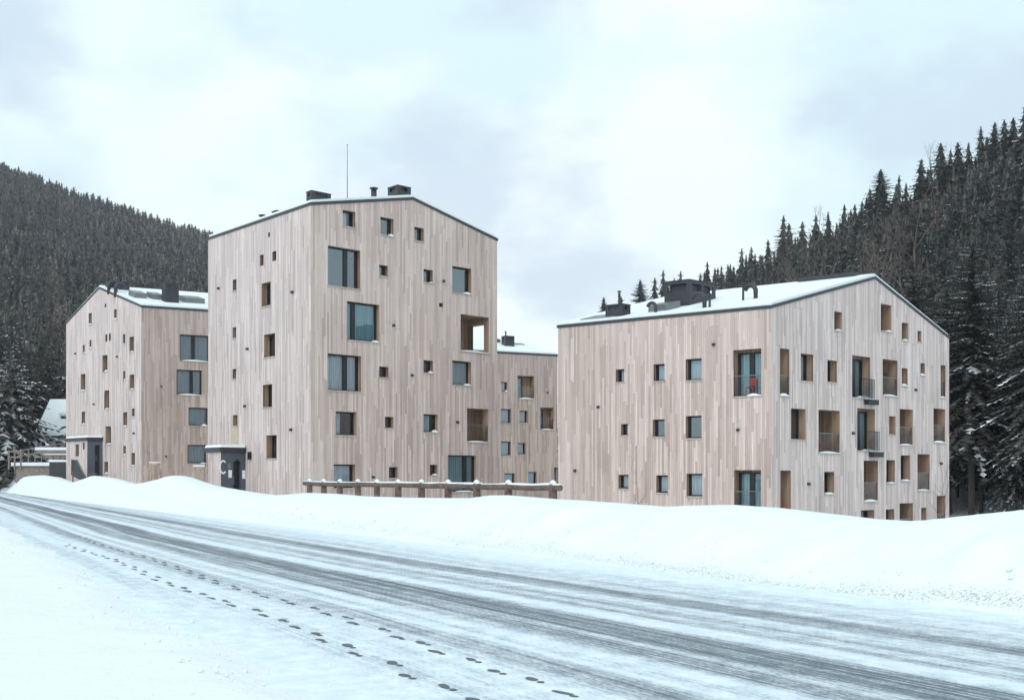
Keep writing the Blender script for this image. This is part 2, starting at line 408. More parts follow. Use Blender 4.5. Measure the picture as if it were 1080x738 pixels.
# ------------------------------------------------------------------ road with two trails of footprints trodden through the snow film
b = MB()
ss = [-40 + 4 * i for i in range(80)]
for s0, s1 in zip(ss, ss[1:]):
    for c0, c1 in ((1.2, 6.6), (6.6, 12.4)):
        q = [(s1, c0), (s0, c0), (s0, c1), (s1, c1)]
        b.face([(*from_sc(*p), 0.0) for p in q], 0, q)
def blob(s, c, L, W, ang, z):
    pts = []
    for k in range(10):
        w = 2 * math.pi * k / 10
        a, e = L * math.cos(w) * (0.9 + 0.2 * R.random()), W * math.sin(w) * (0.85 + 0.3 * R.random())
        pts.append((s + a * math.cos(ang) - e * math.sin(ang), c + a * math.sin(ang) + e * math.cos(ang)))
    b.face([(*from_sc(*p), z) for p in pts], 1, pts)
for base_c, lo, hi in ((4.52, -6.0, 34.0), (3.82, -6.0, 30.0)):
    s, side = lo, 1
    while s < hi:
        c = base_c + side * 0.045 + R.uniform(-.03, .03) + 0.06 * math.sin(s * .6)
        an = R.uniform(-.12, .12) + side * 0.12
        if base_c > 3.5 or R.random() < .55:
            blob(s + 0.07, c, 0.115 * R.uniform(.8, 1.15), 0.036 * R.uniform(.9, 1.35), an, 0.004); blob(s - 0.095, c + R.uniform(-.01, .01), 0.045, 0.03, an, 0.004)
        s += R.uniform(.44, .68); side = -side
tag(b.build('road', [M['road'], M['wet']]), kind='structure')
# crumbs of ploughed snow and ice lying along the foot of the bank
ico_v = np.array([(0, 0, 1), (.9, 0, .4), (.3, .85, .4), (-.7, .5, .4), (-.7, -.5, .4), (.3, -.85, .4), (.7, .5, -.4), (-.3, .85, -.4), (-.9, 0, -.4), (-.3, -.85, -.4), (.7, -.5, -.4), (0, 0, -1)])
ico_f = np.array([(0, 1, 2), (0, 2, 3), (0, 3, 4), (0, 4, 5), (0, 5, 1), (1, 6, 2), (2, 7, 3), (3, 8, 4), (4, 9, 5), (5, 10, 1), (6, 7, 2), (7, 8, 3), (8, 9, 4), (9, 10, 5), (10, 6, 1), (11, 7, 6), (11, 8, 7), (11, 9, 8), (11, 10, 9), (11, 6, 10)])
rs = np.random.RandomState(3); vs, fs = [], []
for k in range(1100):
    if k < 850: s, c = rs.uniform(4, 45), 11.75 + abs(rs.normal(0, .45)) - .15
    else: s, c = rs.uniform(3, 30), 2.4 + rs.normal(0, .35)
    x, y = from_sc(s, c); rad = 0.012 + (0.035 if k < 850 else .015) * rs.rand() ** 4
    q = ico_v * (rad * rs.uniform(.6, 1.3, (12, 3))); q = q + np.array((x, y, max(0.0, ground(x, y)) + rad * .4))
    fs.append(ico_f + len(vs) * 12); vs.append(q)
tag(link('snow_crumbs', np_mesh('snow_crumbs', np.concatenate(vs), np.concatenate(fs), None, [M['snow']], True)), 'small crumbs of ploughed snow scattered along the road edges', 'snow crumbs', kind='stuff')

# ------------------------------------------------------------------ buildings
class Face:
    """one upright facade; u runs left to right as seen from outside, d is metres outwards"""
    def __init__(s, P0, P1, wood):
        s.p0, s.p1 = Vector(P0[:2]), Vector(P1[:2]); s.e = (s.p1 - s.p0); s.L = s.e.length; s.e.normalize()
        s.n = Vector((s.e.y, -s.e.x)); s.holes = []; s.wood = wood; s.top = None
    def P(s, u, d, z): q = s.p0 + s.e * u + s.n * d; return Vector((q.x, q.y, z))
    def hit(s, px, py):
        r = (px - CX) / FPX                       # (rY, Y) on the facade line
        Y = (s.p0.x * s.e.y - s.p0.y * s.e.x) / (r * s.e.y - s.e.x)
        u = (Vector((r * Y, Y)) - s.p0).dot(s.e)
        return u, EYE + (HY - py) / FPX * Y
    def rect(s, q):
        x0, y0, x1, y1 = q
        xm = (x0 + x1) / 2
        return s.hit(x0, 0)[0], s.hit(x1, 0)[0], s.hit(xm, y1)[1], s.hit(xm, y0)[1]
class Building:
    def __init__(s, name, label, K, parentloc):
        s.root = tag(empty(name, parentloc), label, 'apartment building', 'timber apartment buildings')
        s.o = Vector(parentloc); s.wall = MB(); s.woods = [M['wood_warm'], M['wood_deep'], M['wood_grey'], M['reveal']]
    def put(s, mb, name, mats, parent=None):
        if parent is None:
            return mb.build(name, mats, s.root, s.o)
        return mb.build(name, mats, parent, s.o)
    def facade(s, f, zb):
        us = sorted({0.0, f.L, *[u for u, _ in f.top], *[h[0] for h in f.holes], *[h[1] for h in f.holes]})
        us = [u for u in us if -1e-6 <= u <= f.L + 1e-6]
        for a, c in zip(us, us[1:]):
            if c - a < 1e-5: continue
            hs = sorted((h[2], h[3]) for h in f.holes if h[0] < (a + c) / 2 < h[1])
            ta, tc = interp(a, f.top), interp(c, f.top)
            z = zb
            for h0, h1 in hs:
                if h0 > z: s._q(f, a, c, z, z, h0, h0)
                z = max(z, h1)
            s._q(f, a, c, z, z, ta, tc)
    def _q(s, f, a, c, za, zc, ta, tc):
        s.wall.face([f.P(a, 0, za), f.P(c, 0, zc), f.P(c, 0, tc), f.P(a, 0, ta)], f.wood, [(a, za), (c, zc), (c, tc), (a, ta)])
    def reveal(s, f, u0, u1, z0, z1, dep, mb=None, mat=3):
        m = mb or s.wall
        m.face([f.P(u0, 0, z0), f.P(u0, -dep, z0), f.P(u0, -dep, z1), f.P(u0, 0, z1)], mat, [(0, z0), (dep, z0), (dep, z1), (0, z1)])
        m.face([f.P(u1, -dep, z0), f.P(u1, 0, z0), f.P(u1, 0, z1), f.P(u1, -dep, z1)], mat, [(dep, z0), (0, z0), (0, z1), (dep, z1)])
        m.face([f.P(u0, -dep, z1), f.P(u1, -dep, z1), f.P(u1, 0, z1), f.P(u0, 0, z1)], mat, [(u0, 0), (u1, 0), (u1, dep), (u0, dep)])
        m.face([f.P(u0, 0, z0), f.P(u1, 0, z0), f.P(u1, -dep, z0), f.P(u0, -dep, z0)], mat, [(u0, 0), (u1, 0), (u1, dep), (u0, dep)])
    def bar(s, mb, f, u0, u1, d0, d1, z0, z1, mat=0):
        mb.hexa([f.P(u0, d1, z0), f.P(u1, d1, z0), f.P(u1, d0, z0), f.P(u0, d0, z0), f.P(u0, d1, z1), f.P(u1, d1, z1), f.P(u1, d0, z1), f.P(u0, d0, z1)], mat)
    def sash(s, f, u0, u1, z0, z1, dep, mull=None, curtain=None, parent=None, name='window', roomd=0.5, cover=(0, 1)):
        """dark frame with a shallow dark room behind, pane and curtain"""
        fw = min(0.075, (u1 - u0) * 0.12); m = MB(); d1, d0 = -dep + 0.05, -dep - 0.03
        s.bar(m, f, u0, u0 + fw, d0, d1, z0, z1); s.bar(m, f, u1 - fw, u1, d0, d1, z0, z1)
        s.bar(m, f, u0 + fw, u1 - fw, d0, d1, z0, z0 + fw); s.bar(m, f, u0 + fw, u1 - fw, d0, d1, z1 - fw, z1)
        if mull: um = u0 + (u1 - u0) * mull; s.bar(m, f, um - 0.13, um + 0.13, d0, d1 + 0.01, z0 + fw, z1 - fw)
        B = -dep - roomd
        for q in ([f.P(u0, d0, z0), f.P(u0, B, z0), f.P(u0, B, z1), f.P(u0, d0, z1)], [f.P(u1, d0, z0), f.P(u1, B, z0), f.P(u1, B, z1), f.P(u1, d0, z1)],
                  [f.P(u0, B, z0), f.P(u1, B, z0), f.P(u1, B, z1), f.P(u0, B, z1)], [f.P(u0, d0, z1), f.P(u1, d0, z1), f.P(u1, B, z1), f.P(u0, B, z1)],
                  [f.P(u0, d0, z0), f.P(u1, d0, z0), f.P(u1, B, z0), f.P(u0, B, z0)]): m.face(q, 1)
        w = s.put(m, name, [M['frame'], M['room']], parent)
        g = MB(); dp = -dep + 0.005
        q = [(u0 + fw, z0 + fw), (u1 - fw, z0 + fw), (u1 - fw, z1 - fw), (u0 + fw, z1 - fw)]
        g.face([f.P(a, dp, z) for a, z in q])
        deep = parent is not None
        s.put(g, 'pane', M['glass'] if curtain else M['glass_mirror'], parent if deep else w)
        if curtain:
            k = MB(); a, e = u0 + fw + (u1 - u0) * cover[0], u0 - fw + (u1 - u0) * cover[1]; n = max(6, int((e - a) / 0.045))
            ph = R.random() * 6
            pts = [(a + (e - a) * i / n, -dep - 0.12 + 0.035 * math.sin(i * 1.9 + ph) + 0.015 * math.sin(i * 0.7)) for i in range(n + 1)]
            for (a0, e0), (a1, e1) in zip(pts, pts[1:]):
                k.face([f.P(a0, e0, z0 + .02), f.P(a1, e1, z0 + .02), f.P(a1, e1, z1 - .03), f.P(a0, e0, z1 - .03)], 0, [(a0, z0), (a1, z0), (a1, z1), (a0, z1)], True)
            s.put(k, 'curtain', M[curtain], parent if deep else w)
        return w
    def sill(s, f, u0, u1, z0, w, snow=0.0):
        m = MB(); s.bar(m, f, u0 - .03, u1 + .03, -.02, .05, z0 - .055, z0 + .012); s.put(m, 'sill', M['sill'], w)
        if snow > 0:
            a = u0 + (u1 - u0) * (1 - snow); k = MB(); n = 6; h = R.uniform(.06, .13)
            for i in range(n):
                t0, t1 = i / n, (i + 1) / n
                h0, h1 = [h * (0.25 + math.sin(min(1, t * 1.15) * math.pi) * .75) for t in (t0, t1)]
                p0, p1 = a + (u1 - a) * t0, a + (u1 - a) * t1
                k.hexa([f.P(p0, .045, z0 + .013), f.P(p1, .045, z0 + .013), f.P(p1, -.2, z0 + .013), f.P(p0, -.2, z0 + .013),
                        f.P(p0, .03, z0 + .013 + h0), f.P(p1, .03, z0 + .013 + h1), f.P(p1, -.18, z0 + .013 + h1 * 1.1), f.P(p0, -.18, z0 + .013 + h0 * 1.1)])
            s.put(k, 'sill_snow', M['snow'], w)
    def window(s, f, q, dep=.3, mull=None, curtain=None, snow=None, cover=(0, 1)):
        u0, u1, z0, z1 = f.rect(q); f.holes.append((u0, u1, z0, z1))
        s.reveal(f, u0, u1, z0, z1, dep)
        w = s.sash(f, u0, u1, z0, z1, dep, mull, curtain, cover=cover)
        if snow is None: snow = R.choice([0, 0.3, 0.45, 0])
        s.sill(f, u0, u1, z0, w, snow)
    def hole(s, f, q, dep=.18):
        """small square vent opening with a slatted grille set back in it"""
        u0, u1, z0, z1 = f.rect(q); f.holes.append((u0, u1, z0, z1)); s.reveal(f, u0, u1, z0, z1, dep)
        m = MB(); m.face([f.P(u0, -dep, z0), f.P(u1, -dep, z0), f.P(u1, -dep, z1), f.P(u0, -dep, z1)], 1)
        k = max(2, int((z1 - z0) / .09))
        for i in range(k):
            z = z0 + (z1 - z0) * (i + .5) / k; s.bar(m, f, u0, u1, -dep + .005, -dep + .03, z - .012, z + .012)
        s.put(m, 'vent_grille', [M['frame'], M['room']])
    def loggia(s, f, q, dep=1.5, door=(0.0, 0.45), glassrail=True, snow=.9, curtain='curtain_teal', juliet=0.0, chair=False, sill=True):
        u0, u1, z0, z1 = f.rect(q); f.holes.append((u0, u1, z0, z1))
        m = MB(); s.reveal(f, u0, u1, z0, z1, dep, m, 0)
        a, e = u0 + (u1 - u0) * door[0], u0 + (u1 - u0) * door[1]; zt = z1 - .12
        for (p, r_, zb, zt_) in ((u0, a, z0, z1), (e, u1, z0, z1), (a, e, zt, z1)):
            if r_ - p > .01: m.face([f.P(p, -dep, zb), f.P(r_, -dep, zb), f.P(r_, -dep, zt_), f.P(p, -dep, zt_)], 0, [(p, zb), (r_, zb), (r_, zt_), (p, zt_)])
        lg = s.put(m, 'loggia', [M['reveal']])
        if e - a > .1: s.sash(f, a, e, z0 + .02, zt, dep, None if e - a < 1.3 else .5, curtain, parent=lg, name='door_frame', roomd=.3)
        if glassrail:
            uu = u1 + juliet; g = MB()
            dd = .1 if juliet else -.05
            ua = u0 + .02 if not juliet else u0 + (u1 - u0) * .45
            g.face([f.P(ua, dd, z0 + .06), f.P(uu, dd, z0 + .06), f.P(uu, dd, z0 + 1.0), f.P(ua, dd, z0 + 1.0)]); s.put(g, 'balustrade', M['balu'], lg)
            r_ = MB(); s.bar(r_, f, ua, uu, dd - .02, dd + .012, z0 + 1.003, z0 + 1.04)
            if juliet:
                for t in [i_ / 8 for i_ in range(9)]: s.bar(r_, f, ua + (uu - ua) * t - .015, ua + (uu - ua) * t + .015, dd - .03, dd - .0125, z0 + .02, z0 + 1.0)
            s.put(r_, 'rail', M['frame'] if juliet else M['lam'], lg)
        if sill: s.sill(f, u0, u1, z0, lg, snow)
        s.last = (f, u0, u1, z0, z1, dep)
        return lg
    def dots(s, f, pts):
        for px, py in pts:
            u, z = f.hit(px, py); m = MB()
            m.tube([f.P(u, 0.002, z), f.P(u, .14, z - .02)], .075, n=10); s.put(m, 'wall_spout', M['metal'])
    def close(s): s.put(s.wall, 'wall', s.woods)
    def roof(s, f, fe, depth, zE, zA, uA, snow=.16):
        """f is the gable facade (its apex at uA), fe points horizontally into the building along the ridge"""
        fe = Vector((fe[0], fe[1])); oh = .05; th = .15
        def Q(u, k, z): q = f.p0 + f.e * u + fe * k; return Vector((q.x, q.y, z))
        def slab(t0, t1, inset, mb, mat=0):
            for side in (0, 1):
                ua, za = (-oh + inset, zE) if side == 0 else (f.L + oh - inset, zE)
                k0, k1 = -oh + inset, depth + oh - inset
                p = [Q(ua, k0, za + t0), Q(uA, k0, zA + t0), Q(uA, k1, zA + t0), Q(ua, k1, za + t0), Q(ua, k0, za + t1), Q(uA, k0, zA + t1), Q(uA, k1, zA + t1), Q(ua, k1, za + t1)]
                mb.hexa(p, mat, skip=(3,))
        m = MB(); slab(.0, th, 0, m); r_ = s.put(m, 'roof', M['flash'])
        m = MB(); slab(th - .004, th + snow, .10, m); s.put(m, 'roof_snow', M['snow'], r_)
        s.rf = r_
        s.Q = Q; s.rz = lambda u: (zE + (zA - zE) * (u / uA if u < uA else (f.L - u) / (f.L - uA))) + th
        return r_
    def onroof(s, px, py, f, fe, zE, zA, uA, side=0):
        """where the line of sight through a photo point meets one slope of the roof: returns (u, k, z)"""
        fe = Vector((fe[0], fe[1], 0)); e = Vector((f.e.x, f.e.y, 0)); sl = (zA - zE) / uA if side == 0 else (zE - zA) / (f.L - uA)
        u_ref, z_ref = (0, zE) if side == 0 else (f.L, zE)
        A = Vector((f.p0.x, f.p0.y, 0)) + e * u_ref + Vector((0, 0, z_ref + .3))
        nrm = (e + Vector((0, 0, sl))).cross(fe)
        d = at(px, py, 1.0) - Vector((0, 0, EYE)); o = Vector((0, 0, EYE))
        t = (A - o).dot(nrm) / d.dot(nrm); p = o + d * t
        q = p - Vector((f.p0.x, f.p0.y, 0)); ex = Vector((f.e.x, f.e.y)); 
        det = ex.x * fe.y - ex.y * fe.x
        return ((q.x * fe.y - q.y * fe.x) / det, (ex.x * q.y - ex.y * q.x) / det, p.z)

def vent_box(b, u, k, z, wu, wk, h, holes, name='chimney', cap=True, parent=None):
    """sheet-metal chimney housing: louvred openings near the top and a thin cap"""
    m = MB(); Q = b.Q
    def bx(u0, u1, k0, k1, z0, z1, mat=0):
        m.hexa([Q(u0, k0, z0), Q(u1, k0, z0), Q(u1, k1, z0), Q(u0, k1, z0), Q(u0, k0, z1), Q(u1, k0, z1), Q(u1, k1, z1), Q(u0, k1, z1)], mat)
    zo0, zo1 = z + h * .60, z + h * .86
    bx(u, u + wu, k, k + wk, z - .6, zo0); bx(u, u + wu, k, k + wk, zo1, z + h - .05)
    bx(u - .02, u + wu + .02, k - .02, k + wk + .02, z + h - .045, z + h)
    nk, nu = holes if isinstance(holes, tuple) else (holes, holes)
    pw = .2
    for t in range(nk + 1):
        kk = k + (wk - pw) * t / nk; bx(u, u + .06, kk, kk + pw, zo0, zo1); bx(u + wu - .06, u + wu, kk, kk + pw, zo0, zo1)
    for t in range(nu + 1):
        a_ = u + .061 + (wu - .122 - pw) * t / nu; bx(a_, a_ + pw, k, k + .06, zo0, zo1); bx(a_, a_ + pw, k + wk - .06, k + wk, zo0, zo1)
    bx(u + wu * .1, u + wu * .9, k + wk * .12, k + wk * .88, zo0 + .01, zo1 - .01, 0)
    c = b.put(m, name, [M['metal']], b.rf)
    return c
def gooseneck(b, u, k, z, r, h, R0, sgn=1, name='vent_pipe'):
    m = MB(); Q = b.Q; path = [Q(u, k, z - .4), Q(u, k, z + h)]
    for i in range(1, 10):
        w = math.pi * i / 9 * .95; path.append(Q(u, k + sgn * (R0 - R0 * math.cos(w)), z + h + R0 * math.sin(w)))
    m.tube(path, r, n=12); b.put(m, name, M['metal'], b.rf)
def pipe(b, u, k, z, r, h, name='flue'):
    m = MB(); Q = b.Q; m.tube([Q(u, k, z - .4), Q(u, k, z + h)], r, n=10); m.tube([Q(u, k, z + h + .05), Q(u, k, z + h + .12)], r * 1.5, n=10)
    m.tube([Q(u, k, z + h - .01), Q(u, k, z + h + .06)], r * .4, n=6); b.put(m, name, M['metal'], b.rf)
def skylight(b, u, k, wu, wk, h=.28):
    m = MB(); Q = b.Q; z = b.rz
    u1 = u + wu
    def ring(i, hh): return [Q(u + i, k + i, z(u + i) + hh), Q(u1 - i, k + i, z(u1 - i) + hh), Q(u1 - i, k + wk - i, z(u1 - i) + hh), Q(u + i, k + wk - i, z(u + i) + hh)]
    m.hexa(ring(0, 0) + ring(0, h)); s_ = b.put(m, 'skylight', M['lam'], b.rf)

# ---- measured plan (metres; x right, y away from the road)
def ptxy(px, Y): return Vector(((px - CX) / FPX * Y, Y))
ZB = -6.0
# --- block A: far left
A_K, A_L, A_R0 = ptxy(149, 93.7), ptxy(69.7, 104.3), ptxy(219.5, 96.2)
eR = (A_R0 - A_K).normalized(); A_R = A_K + eR * 13.0
A_eave = EYE + 178 / FPX * 93.7
A = Building('apartment_block', 'far left larch-clad block, pale grey gable with tiny windows and slate-blue porch', None, (*A_K, 0))
fAL = Face(A_L, A_K, 2); fAR = Face(A_K, A_R, 1)
uA, zA = fAL.hit(104.7, 304.5)
fAL.top = [(0, A_eave), (uA, zA), (fAL.L, A_eave)]; fAR.top = [(0, A_eave), (fAR.L, A_eave)]
A_B = A_L + (A_R - A_K)
fAb1 = Face(A_R, A_B, 1); fAb1.top = [(0, A_eave), (fAb1.L - uA, zA), (fAb1.L, A_eave)]
fAb2 = Face(A_B, A_L, 1); fAb2.top = [(0, A_eave), (fAb2.L, A_eave)]
for q in [(93.5, 330.2, 96.8, 342.2), (120.3, 326.2, 123, 337), (129.6, 352.3, 132.1, 363), (136.6, 355, 141.2, 371.2), (87.3, 363.8, 89.4, 372.7), (94.3, 358.5, 96.4, 367.5), (108, 374.6, 113.3, 391.8),
          (85.1, 394.3, 90.1, 412), (129.7, 391.3, 132.3, 401), (136.6, 395, 141.5, 410.5), (109.9, 411.6, 115.1, 431.3), (86.1, 434, 89.8, 447.3), (130, 434.6, 134.2, 449.5), (139.3, 430.5, 142, 440),
          (111.4, 449.5, 116.9, 468.5), (130, 470, 132.7, 479.7), (138.5, 477.5, 142.3, 491), (110, 486.7, 114, 499.5)]:
    A.window(fAL, q, .42, snow=R.choice([.5, .8, 1]))
for q in [(110.4, 320.5, 112.2, 324), (111.1, 352.6, 113.2, 360.3), (114.7, 351.8, 116.8, 359.3)]: A.hole(fAL, q)
A.window(fAR, (189.6, 353.3, 220.5, 380.9), .25, .47, 'curtain', .9); A.window(fAR, (186.2, 390.1, 213, 416.5), .25, .6, 'curtain', .9)
A.window(fAR, (198.9, 429.8, 218.9, 448.8), .25, None, 'curtain', .3); A.window(fAR, (197.7, 469, 217.7, 488.6), .25, None, 'curtain', .3)
A.dots(fAL, [(80.1, 372.7), (124, 376), (99.5, 426), (141.7, 456.6)]); A.dots(fAR, [(170, 407.3), (175, 481)])
for f in (fAL, fAR, fAb1, fAb2): A.facade(f, ZB)
fe = (eR.x, eR.y)
A.roof(fAL, fe, 13.0, A_eave, zA, uA)
def A_at(px, py): return A.onroof(px, py, fAL, fe, A_eave, zA, uA, 1)
for px0, px1, py, h, hol in ((113, 121, 308, .85, 1), (125, 138, 314, 1.1, 2), (173, 189, 318, 1.8, 2)):
    u, k, z = A_at(px0, py); u2, k2, _ = A_at(px1, py + .4)
    if h < 1.5:
        u = uA + (.9 if px0 < 120 else 1.5); q = fAL.p0 + fAL.e * u; k, k2 = [((p_ - CX) / FPX * q.y - q.x) / (eR.x - (p_ - CX) / FPX * eR.y) for p_ in (px0, px1)]; z = A.rz(u) + .1
    wk = max(.6, (k2 - k) * .8); vent_box(A, max(u - .4, uA + .1), k, z + .05, .6, wk, h * (.55 if h < 1.5 else .8), hol)
for px0, px1, py in ((142, 154, 314), (161, 172, 315.5), (195, 214, 319)):
    u, k, z = A_at(px0, py); u2, k2, _ = A_at(px1, py + .6); skylight(A, u - 1.1, k, 1.1, k2 - k, .55)
for px, py in ((115, 305), (122, 308)):
    u, k, z = A_at(px, py); gooseneck(A, u, k, z, .16, .3, .35)
A.close()

# --- block B: the tall one in the middle
B_K, B_L, B_R = ptxy(327.7, 63.7), ptxy(219.5, 73.1), ptxy(524.3, 73.4)
B_eave = EYE + 285.5 / FPX * 63.7
B = Building('apartment_block', 'tallest larch-clad block of the row, two chimneys and thin mast on its roof', None, (*B_K, 0))
fBL = Face(B_L, B_K, 2); fBR = Face(B_K, B_R, 0)
uB, zB = fBR.hit(435.5, 210.8)
fBL.top = [(0, B_eave), (fBL.L, B_eave)]; fBR.top = [(0, B_eave), (uB, zB), (fBR.L, B_eave)]
B_B = B_L + (B_R - B_K)
fBe = Face(B_R, B_B, 0); fBe.top = [(0, B_eave), (fBe.L, B_eave)]
fBb = Face(B_B, B_L, 0); fBb.top = [(0, B_eave), (fBb.L - uB, zB), (fBb.L, B_eave)]
for q in [(245.4, 294.8, 249.3, 306.5), (275.9, 298, 285.4, 322.8), (245.2, 345.2, 249.1, 356.6), (278.4, 352, 290.1, 376.4), (245.2, 389, 249.1, 399.5), (277.3, 405.4, 287, 429.5), (245.6, 437.6, 250.5, 449), (281, 458.8, 291.8, 483.3)]:
    B.window(fBL, q, .40, snow=0)
for q in [(274.2, 268.7, 277.9, 280.2), (287.2, 265, 291.3, 275), (282.8, 245.2, 284.8, 250)]: B.hole(fBL, q)
B.window(fBR, (361.5, 222.5, 374.8, 239.3), .3, None, 'blind', 0, (0, .75)); B.window(fBR, (401.2, 229.9, 415, 248.5), .3, None, None, .3); B.window(fBR, (437, 240.1, 446.9, 254.2), .3, None, None, 0)
B.window(fBR, (345.9, 261.6, 380, 303), .3, .62, None, 0); B.window(fBR, (400, 279.8, 409, 291.2), .3, None, None, 0); B.window(fBR, (446.7, 284.4, 456.5, 298.2), .3, None, None, .3)
B.window(fBR, (477, 281.9, 497, 309.4), .3, None, None, .35); B.hole(fBR, (463.2, 319.6, 467.3, 323.7))
B.window(fBR, (366, 319.5, 400, 359.8), .3, .27, 'curtain_teal', .2); B.window(fBR, (345.8, 374, 380.7, 412.2), .3, .6, 'curtain', 0); B.window(fBR, (400, 386.7, 409.7, 398), .3, None, None, 0)
B.window(fBR, (354, 434.1, 375.9, 458.9), .3, None, 'curtain', 0, (0, .45)); B.window(fBR, (406, 439.5, 415, 451.2), .3, None, None, 0); B.window(fBR, (352, 489.5, 374.7, 514.6), .3, None, 'curtain', 0)
B.window(fBR, (410.2, 492.4, 419.4, 504), .3, None, None, 0); B.window(fBR, (446.7, 380, 456.5, 393.3), .3, None, None, .35); B.window(fBR, (477, 380.8, 496.8, 406.2), .3, None, 'curtain', .3)
B.window(fBR, (446.7, 436.8, 461.6, 455.8), .3, None, 'curtain', .3, (.05, .8)); B.window(fBR, (453.4, 490, 461.3, 501), .3, None, None, .5); B.window(fBR, (472.5, 480, 501.9, 518.4), .2, .66, 'curtain_teal', .7)
B.loggia(fBR, (492.6, 430.9, 515, 466.2), .9, (0, .42), True, 1.0, 'curtain')
B.dots(fBL, [(231.3, 304), (309, 308), (261.8, 367.8), (259, 428), (307.7, 452.8)]); B.dots(fBR, [(414.6, 343), (434, 395.6), (393, 502.8), (467.3, 296.3), (482, 445)])
# corner loggia that looks straight through the corner of the building
u0, u1, z0, z1 = fBR.rect((485.9, 333, 515.7, 371.4)); fBR.holes.append((u0, u1, z0, z1)); dep = 1.9
m = MB(); k0, k1 = .45, 1.62; zt = z1 - .28
fr = fBR
m.face([fr.P(u0, 0, z0), fr.P(u0, -dep, z0), fr.P(u0, -dep, z1), fr.P(u0, 0, z1)], 0, [(0, z0), (dep, z0), (dep, z1), (0, z1)])
m.face([fr.P(u0, -dep, z1), fr.P(u1, -dep, z1), fr.P(u1, 0, z1), fr.P(u0, 0, z1)], 0, [(u0, 0), (u1, 0), (u1, dep), (u0, dep)])
m.face([fr.P(u0, 0, z0), fr.P(u1, 0, z0), fr.P(u1, -dep, z0), fr.P(u0, -dep, z0)], 0, [(u0, 0), (u1, 0), (u1, dep), (u0, dep)])
m.face([fr.P(u0, -dep, z0), fr.P(u1, -dep, z0), fr.P(u1, -dep, z1), fr.P(u0, -dep, z1)], 0, [(u0, z0), (u1, z0), (u1, z1), (u0, z1)])
for a, c, lo, hi in ((0, k0, z0, z1), (k1, dep, z0, z1), (k0, k1, zt, z1)):
    m.face([fr.P(u1, -a, lo), fr.P(u1, -c, lo), fr.P(u1, -c, hi), fr.P(u1, -a, hi)], 0, [(a, lo), (c, lo), (c, hi), (a, hi)])
def Pe(k, u, z): return fr.P(u, -k, z)
ue = fBR.L
for k, ko in ((k0, k0 + .12), (k1, k1 + .75)): m.face([Pe(k, u1, z0), Pe(ko, ue, z0), Pe(ko, ue, zt), Pe(k, u1, zt)], 0, [(u1, z0), (ue, z0), (ue, zt), (u1, zt)])
for z in (z0, zt): m.face([Pe(k0, u1, z), Pe(k0 + .12, ue, z), Pe(k1 + .75, ue, z), Pe(k1, u1, z)], 0, [(u1, k0), (ue, k0), (ue, k1), (u1, k1)])
lg = B.put(m, 'loggia', [M['reveal']]); B.sill(fBR, u0, u1, z0, lg, 1.0)
B.sash(fBR, u0 + .01, u0 + .75, z0 + .02, z1 - .1, dep - .06, None, None, lg, 'door_frame', .03)
ce = abs(fBe.n.dot(fBR.e)); fBe.holes.append(((k0 + .12) / max(.5, abs(fBe.e.dot(fBR.n))), (k1 + .75) / max(.5, abs(fBe.e.dot(fBR.n))), z0, zt))
for f in (fBL, fBR, fBe, fBb): B.facade(f, ZB)
eB = (B_L - B_K); dB = eB.length; eB = eB.normalized(); feB = (eB.x, eB.y)
B.roof(fBR, feB, dB, B_eave, zB, uB)
def B_base(px, Yd):   # a footing on the roof at a given distance, above the photo column
    p = ptxy(px, Yd) - fBR.p0; det = fBR.e.x * eB.y - fBR.e.y * eB.x
    u, k = (p.x * eB.y - p.y * eB.x) / det, (fBR.e.x * p.y - fBR.e.y * p.x) / det
    return u, k, B.rz(u) + .1
u, k, z = B_base(328.5, 65.4); vent_box(B, u, k, z, 1.3, .55, EYE + (HY - 200.5) / FPX * 65.4 - z, 1)
u, k, z = B_base(432, 69.6); vent_box(B, u - .9, k, z, 1.0, 1.0, EYE + (HY - 197.5) / FPX * 69.6 - z, 1)
u, k, z = B_base(394.3, 68.0); pipe(B, u, k, z, .16, EYE + (HY - 200.5) / FPX * 68.0 - z)
u, k, z = B_base(291.5, 69.5); vent_box(B, u, k, z, .55, .55, EYE + (HY - 221.5) / FPX * 69.5 - z, 1, cap=False)
u, k, z = B_base(276.5, 69.8); pipe(B, u, k, z, .14, EYE + (HY - 229) / FPX * 69.8 - z)
u, k, z = B_base(366.3, 66.8); m = MB(); top = EYE + (HY - 153.5) / FPX * 66.8
m.tube([B.Q(u, k, z - .3), B.Q(u, k, z + 1.2), B.Q(u, k, top)], [.03, .022, .014], n=6); m.tube([B.Q(u, k, top), B.Q(u, k, top + .05)], .035, n=8); B.put(m, 'mast', M['lam'], B.rf)
B.close()

# --- block C: low one behind, seen in the gap
C_L0, C_R = ptxy(524, 107.7), ptxy(588, 110.5)
eC = (C_R - C_L0).normalized(); C_L = C_L0 - eC * 9.0
C_eave = EYE + 127.5 / FPX * 109.5
C = Building('apartment_block', 'low timber block glimpsed in the gap behind, with snowy roof and one small dark chimney', None, (*C_R, 0))
fC = Face(C_L, C_R, 1)
nC = Vector((-fC.n.x, -fC.n.y)); C_BR, C_BL = C_R + nC * 11.5, C_L + nC * 11.5
fCg = Face(C_R, C_BR, 1); fCg2 = Face(C_BL, C_L, 1); fCb = Face(C_BR, C_BL, 1)
C_ap = C_eave + 1.62
fC.top = [(0, C_eave), (fC.L, C_eave)]; fCb.top = [(0, C_eave), (fCb.L, C_eave)]
fCg.top = [(0, C_eave), (fCg.L / 2, C_ap), (fCg.L, C_eave)]; fCg2.top = list(fCg.top)
C.window(fC, (528.7, 402.8, 535.1, 412.8), .3); C.loggia(fC, (546, 396.3, 563.4, 420.5), .8, (0, .5), True, .9)
